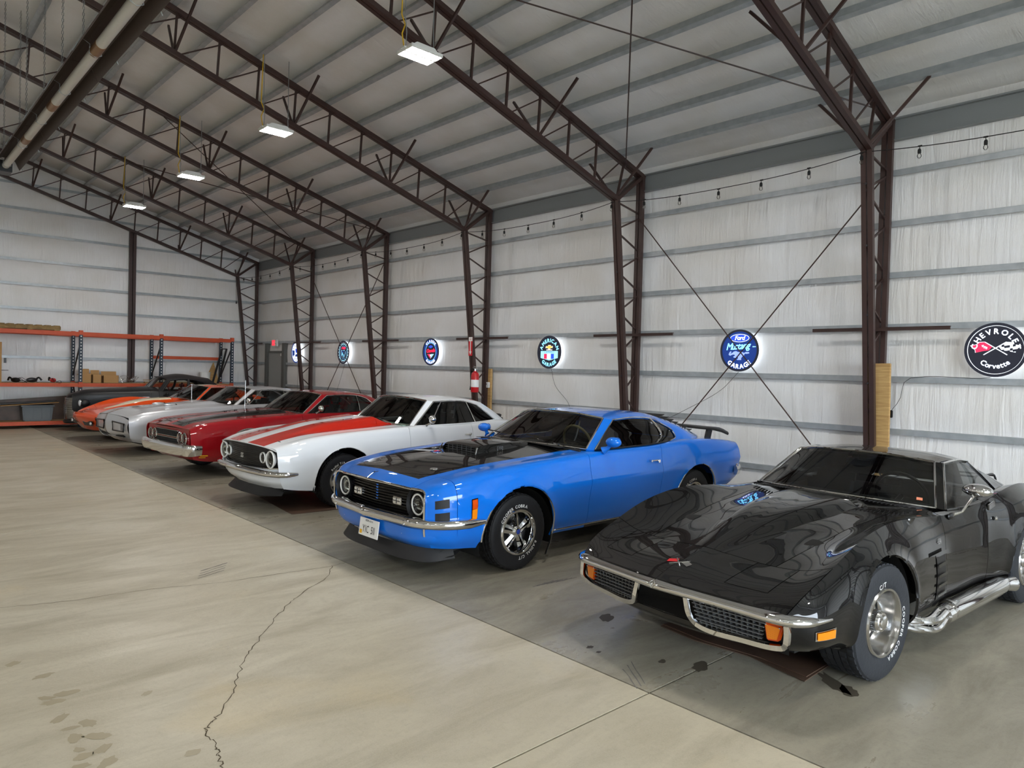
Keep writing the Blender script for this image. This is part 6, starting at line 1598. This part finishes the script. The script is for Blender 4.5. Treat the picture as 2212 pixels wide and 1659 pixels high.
# blue and white sign
s = sign(19.01, 2.085, 'round blue and white sign beside the grey door', rim='sign_navy', face='sign_white')
ringm(s, 'ring', 'sign_navy', .17, .18); 
for k in range(12):
    a = 2*PI*k/12; poly(s, 'ring_block', 'sign_navy', [(.22*math.cos(a)+.022*math.cos(a+q), .22*math.sin(a)+.022*math.sin(a+q)) for q in (.4, 1.9, 3.5, 5.0)], .0005)
poly(s, 'band', 'sign_navy', [(-.25, .06), (-.10, .05), (-.10, -.08), (-.23, -.10)], .0006); poly(s, 'band', 'sign_royal', [(-.06, .10), (.10, .10), (.12, .02), (-.02, -.02)], .0006); poly(s, 'band', 'sign_navy', [(-.05, -.06), (.12, -.04), (.08, -.12), (-.06, -.12)], .0006)
# thin cords from the signs
def cord(pts, label, group=None, r=.003):
    o = MB().tube(curve(pts, 20), r, 5).build('sign_cord', 'cord_black'); tag(o, label, 'cord', group)
cord([(XW-.04, 8.95, 1.785), (XW-.04, 8.85, 1.5), (XW-.03, 8.5, 1.15), (XW-.05, 8.45, .9)], 'thin cord hanging below the American Garage sign')
cord([(XW-.04, 5.25, 1.80), (XW-.04, 5.5, 1.55), (XW-.03, 6.1, 1.22), (XW-.03, 6.3, 1.12), (XW-.05, 6.5, 1.02)], 'thin cord running down from the running horse sign')
cord([(XW-.04, 2.2, 1.80), (XW-.03, 2.3, 1.79), (XW-.03, 2.9, 1.79), (XW-.05, 3.05, 1.75), (XW-.04, 3.12, 1.5), (XW-.045, 3.2, 1.38), (XW-.05, 3.22, 1.30), (XW-.045, 3.3, 1.1), (XW-.06, 3.42, .9)], 'thin cord with a power adapter running down from the crossed flags sign')
ad = rbox('power_adapter', 'cord_black', None, (XW-.055, 3.21, 1.335), (.03, .05, .09), .006); tag(ad, 'small black power adapter hanging on the wall by the upright plank', 'adapter')
cord([(XW-.04, 16.35, 1.78), (XW-.04, 16.6, 1.3), (XW-.05, 16.9, .8)], 'thin cord hanging below the shield sign')
cord([(XW-.04, 19.0, 1.78), (XW-.04, 18.98, 1.3), (XW-.05, 19.0, .8)], 'thin cord hanging below the blue and white sign')
# plank and post by the columns
pl = rbox('wood_plank', 'pine', None, (9.0, 3.245, .97), (.045, .19, 1.94), .004, (-.012, 0, 0)); tag(pl, 'upright pine plank leaning on the steel frame by the black coupe', 'plank')
ps = thing('outlet_post', 'pine post with a white outlet box against the wall', 'post', (XW-.05, 10.62, 0))
rbox('post', 'pine', ps, (0, 0, .88), (.045, .10, 1.76), .004); ob = rbox('outlet_box', 'plastic_white', ps, (-.04, .03, 1.44), (.05, .11, .11), .006); rbox('socket', 'trim_black', ob, (-.027, .0, .015), (.004, .02, .03), .001)
# fire extinguisher and its arrow sign on the inner column
fe = thing('fire_extinguisher', 'red fire extinguisher hung on the steel frame under the arrow sign', 'extinguisher', (8.74, YK[5]-.17, 1.30))
MB().lathe([(0, 0), (.07, 0), (.078, .015), (.078, .33), (.06, .375), (.028, .395), (.028, .41), (0, .41)], 24, (0, 0, 0), 'z').build('cylinder', 'ext_red', fe)
MB().lathe([(.0785, .10), (.0790, .105), (.0790, .235), (.0785, .24)], 24, (0, 0, 0), 'z', PI*.7, PI*1.75).build('label', 'white_print', fe)
v = MB(); v.tube([(0, 0, .40), (0, 0, .45)], .018, 10); v.beam((0, -.06, .455), (0, .06, .47), .02, .012); v.beam((0, -.06, .48), (0, .05, .50), .02, .01); v.build('valve', 'chrome_soft', fe)
MB().tube(curve([(0, .02, .44), (.0, .10, .45), (-.01, .12, .36), (-.02, .10, .22), (-.03, .085, .12)], 14), .012, 8).build('hose', 'cord_black', fe)
MB().tube([(-.03, .085, .12), (-.035, .085, .04)], [.014, .022], 10).build('nozzle', 'cord_black', fe)
ar = thing('arrow_sign', 'red arrow sign on the steel frame pointing down at the extinguisher', 'sign', (8.69, YK[5]-.075, 2.0))
MB().box(-.004, 0, -.055, .055, 0, .36).build('plate', 'red_print', ar, smooth=False)
MB().box(-.0055, -.004, -.055, .055, .28, .36).build('plate_top', 'white_print', ar, smooth=False)
poly_ = [(.012, .28), (-.012, .28), (-.012, .085), (-.035, .085), (0, .015), (.035, .085), (.012, .085)]
MB().add([(-.0056, a, b) for a, b in poly_], [tuple(range(7))]).build('arrow', 'white_print', ar, smooth=False, flipcheck=False)
m = MB(); text_line(m, 'FIRE', .03, ((-.007, 0, .305), (0, -1, 0), (0, 0, 1))); m.build('lettering', 'red_print', ar, smooth=False, flipcheck=False)
# ---------------------------------------------------------------- pallet rack along the back wall
RY0, RY1 = 20.82, 21.70
rk = thing('pallet_rack', 'orange and blue pallet rack along the back wall', 'rack', (0, 0, 0))
RX = [.25, 2.22, 4.18, 6.10, 8.03]
for x in RX:
    for y in (RY0, RY1):
        u = MB().box(x-.04, x+.04, y-.035, y+.035, 0, 2.46); u.build('upright', 'rack_blue', rk, smooth=False)
        h = MB()
        for k in range(30): h.box(x-.012, x+.012, y-.037, y-.034, .06+.08*k, .095+.08*k)
        tag(h.build('upright_slots', 'plastic_white', rk, smooth=False), kind='stuff')
        MB().box(x-.045, x+.045, y-.04, y+.04, 2.36, 2.47).build('beam_end', 'rack_orange', rk, smooth=False); MB().box(x-.045, x+.045, y-.04, y+.04, 1.02, 1.15).build('beam_end', 'rack_orange', rk, smooth=False)
    MB().beam((x, RY0, 2.2), (x, RY1, 1.3), .03, .03).build('side_brace', 'steel_dark', rk, smooth=False); MB().beam((x, RY0, .2), (x, RY1, 1.1), .03, .03).build('side_brace', 'steel_dark', rk, smooth=False)
for a, b in zip(RX[:-1], RX[1:]):
    for y in (RY0, RY1):
        for z0, z1 in ((2.33, 2.43), (1.03, 1.12), (.08, .17)):
            if b > 8 and z0 > 1 and z0 < 2 and y == RY0: z0, z1 = 1.03, 1.10
            sec = [(y-.03, z0), (y+.03, z0), (y+.03, z1), (y-.012, z1), (y-.012, z1-.025), (y-.03, z1-.025)]
            MB().prism([(a+.04, p, q_) for p, q_ in sec], (b-a-.08, 0, 0)).build('beam', 'rack_orange', rk, smooth=False)
    if b < 7:
        MB().box(a+.04, b-.04, RY0+.03, RY1-.03, 1.10, 1.125).build('shelf_deck', 'ply', rk, smooth=False); MB().box(a+.04, b-.04, RY0+.03, RY1-.03, .15, .17).build('shelf_deck', 'ply', rk, smooth=False)
MB().box(6.14, 7.99, RY1-.03, RY1+.03, 1.80, 1.89).build('beam', 'rack_orange', rk, smooth=False)
# pallet on top
pt = thing('pallet', 'weathered wooden pallet lying on top of the rack', 'pallet', (3.10, 21.22, 2.43))
for y in (-.38, 0, .38): MB().box(-.64, .64, y-.02, y+.02, .02, .11).build('stringer', 'pallet', pt, smooth=False)
for k in range(7): MB().box(-.64+.19*k, -.52+.19*k, -.42, .42, .11, .13).build('deck_board', 'pallet', pt, smooth=False)
for k in (0, 3, 6): MB().box(-.64+.19*k, -.52+.19*k, -.42, .42, 0, .02).build('deck_board', 'pallet', pt, smooth=False)
# cartons
def carton(x, y, z, sx, sy, sz, label, rz=0, flap=True):
    t = thing('cardboard_box', label, 'box', (x, y, z), rz, 'open cartons on the middle shelf'); m = MB()
    m.box(-sx/2, sx/2, -sy/2, -sy/2+.006, 0, sz).box(-sx/2, sx/2, sy/2-.006, sy/2, 0, sz).box(-sx/2, -sx/2+.006, -sy/2, sy/2, 0, sz).box(sx/2-.006, sx/2, -sy/2, sy/2, 0, sz).box(-sx/2, sx/2, -sy/2, sy/2, 0, .006); m.build('carton', 'cardboard', t, smooth=False)
    if flap:
        MB().beam((0, sy/2, sz), (0, sy/2+.03, sz+sz*.5), sx, .006, up=(0, 1, 0)).build('flap', 'cardboard', t, smooth=False); MB().beam((-sx/2, 0, sz), (-sx/2-.06, 0, sz-.03), sy, .006, up=(1, 0, 0)).build('flap', 'cardboard', t, smooth=False)
carton(4.36, 21.15, 1.125, .22, .25, .24, 'small closed-sided carton at the end of the carton row by the blue upright'); carton(4.60, 21.12, 1.125, .20, .24, .22, 'narrow carton standing between two other cartons'); carton(4.94, 21.18, 1.125, .36, .26, .20, 'widest open carton with raised flap on the middle shelf')
# tools on the middle shelf
def tool(x, y, label, mat, n):
    t = thing('power_tool', label, 'tool', (x, y, 1.126), rnd.uniform(0, 3), 'tools on the middle shelf'); rr = random.Random(n)
    MB().ell((0, 0, .06), (.13, .06, .06), 14, 8).build('motor_body', mat, t); MB().tube(curve([(.08, 0, .06), (.16, .02, .12), (.22, 0, .05)], 8), .022, 8).build('handle', 'trim_black', t)
    MB().tube(curve([(-.1, 0, .03), (-.2, .1, .12), (-.3, .0, .01), (-.2, -.12, .01), (-.05, -.14, .05), (.1, -.12, .008)], 24), .006, 5).build('cable', 'cord_black', t)
tool(2.85, 21.1, 'black power tool with coiled cable on the shelf', 'trim_black', 1); tool(3.2, 21.2, 'dark grinder beside the black power tool', 'steel_dark', 2); tool(3.62, 21.05, 'red power tool beside the blue upright', 'ext_red', 3)
for k, (x, y) in enumerate(((5.25, 21.2), (5.42, 21.1), (5.55, 21.3))):
    pts = [(0, 0, .012)]+[(rnd.uniform(-.14, .14), rnd.uniform(-.12, .12), rnd.uniform(.012, .2)) for _ in range(7)]
    o = MB().tube(curve(pts, 40), .006, 5).build('wire_bundle', 'alu', None, loc=(x, y, 1.125)); tag(o, 'tangle of loose silver wire on the middle shelf', 'wire', 'wire tangles on the shelf')
for k in range(4):
    o = MB().box(5.75+.02*k, 7.0-.1*k, 20.95+.12*k, 21.05+.12*k, 1.126+.022*k*(k % 2), 1.146+.022*k*(k % 2)).build('board', 'ply', smooth=False); tag(o, 'thin board lying on the rack behind the matte black coupe', 'board', 'loose boards on the rack')
bk = thing('bucket', 'white plastic bucket on the rack behind the matte black roof', 'bucket', (7.45, 21.3, 1.13)); MB().lathe([(0, 0), (.12, 0), (.145, .3), (.155, .3), (.155, .32), (.14, .32), (.13, .02), (0, .02)], 24, (0, 0, 0), 'z').build('pail', 'plastic_white', bk)
MB().box(7.1, 7.99, RY0+.03, RY1-.03, 1.10, 1.125).build('shelf_deck', 'ply', rk, smooth=False)
sh = MB().prism([(7.62, 21.80, 0), (8.02, 21.80, 0), (8.02, 21.80, 1.2), (7.86, 21.80, 1.75), (7.62, 21.80, 1.2)], (0, .012, 0)).build('plywood_sheet', 'pine', smooth=False); tag(sh, 'cut plywood sheet leaning behind the rack end', 'sheet')
lf = MB().beam((7.55, 21.0, 1.13), (7.85, 21.1, 2.15), .03, .05).beam((7.70, 21.0, 1.13), (7.98, 21.1, 2.15), .03, .05).beam((7.84, 21.1, 2.14), (7.99, 21.1, 2.14), .03, .03).build('leaning_rails', 'steel_dark', smooth=False); tag(lf, 'dark steel rail frame leaning inside the rack end', 'rail')
# lower shelf: tote and boards
tt = thing('storage_tote', 'grey plastic storage tote on the lowest shelf', 'tote', (3.30, 21.15, .17))
b = MB(); pr = [(-.33, -.20), (.33, -.20), (.33, .20), (-.33, .20)]
b.add([(a*.9, c*.9, 0) for a, c in pr]+[(a, c, .36) for a, c in pr], [(3, 2, 1, 0), (4, 5, 6, 7)]+[(i, (i+1) % 4, 4+(i+1) % 4, 4+i) for i in range(4)]); b.build('tub', 'tote_grey', tt, smooth=False, bevel=.02)
MB().cbox((0, 0, .375), (.71, .45, .04)).build('lid', 'tote_grey', tt, smooth=False, bevel=.01)
for k in range(4): MB().box(-.27+.18*k-.008, -.27+.18*k+.008, -.205, -.185, .06, .33).build('rib', 'tote_grey', tt, smooth=False)
for k, (z, ry, lab) in enumerate(((.60, -.05, 'dark panel resting across the storage tote'), (.57, -.06, 'brown cardboard sheet resting across the storage tote'))):
    o = MB().cbox((0, 0, 0), (1.2, .5, .012)).build('flat_sheet', 'trim_black' if k == 0 else 'cardboard', smooth=False, loc=(3.12, 21.05+.1*(1-k), z+.03), rot=(0, ry, 0)); tag(o, lab, 'sheet')
bx = MB().prism([(2.3, 21.45, .17), (3.95, 21.45, .17), (4.05, 21.45, .78), (2.3, 21.45, .66)], (0, .02, 0)).build('brown_panel', 'cardboard_wet', smooth=False); tag(bx, 'dark brown board standing behind the storage tote', 'board')
pc = thing('parcel', 'tall cardboard carton at the end of the middle shelf', 'box', (2.42, 21.2, 1.125)); MB().box(-.14, .14, -.16, .16, 0, .98).build('carton', 'cardboard', pc, smooth=False, bevel=.004)
cl = MB().beam((2.62, 21.0, 1.126), (2.62, 21.0, 1.75), .02, .03).beam((2.55, 21.0, 1.42), (2.69, 21.0, 1.42), .02, .015).box(2.595, 2.645, 20.98, 21.02, 1.60, 1.72).build('bar_clamp', 'trim_black', smooth=False); tag(cl, 'black bar clamp standing beside the tall carton', 'clamp')
# ---------------------------------------------------------------- cardboard under the cars
def sheet(pts, label, z=.003, mat='cardboard_wet'):
    n = len(pts); P = [(x, y, z+.006*math.sin(i*2.3)+.004) for i, (x, y) in enumerate(pts)]
    m = MB().prism([(x, y, z) for x, y in pts], (0, 0, .005)); o = m.build('cardboard_sheet', mat, smooth=False); tag(o, label, 'cardboard'); return o
sheet([fpx(1427, 1354), fpx(1500, 1385), fpx(1620, 1420), fpx(1738, 1474), fpx(1790, 1440), (5.2, 1.75), (5.3, 2.75)], 'oil stained brown cardboard under the black coupe')
sheet([fpx(1432, 1352), fpx(1520, 1388), fpx(1640, 1424), fpx(1742, 1466), fpx(1785, 1440), (5.1, 1.85), (5.2, 2.7)], 'upper layer of brown cardboard lying on another under the black coupe', .009)
sheet([fpx(560, 1075), fpx(630, 1112), fpx(740, 1100), fpx(700, 1060)], 'brown cardboard under the striped white coupe', .003)
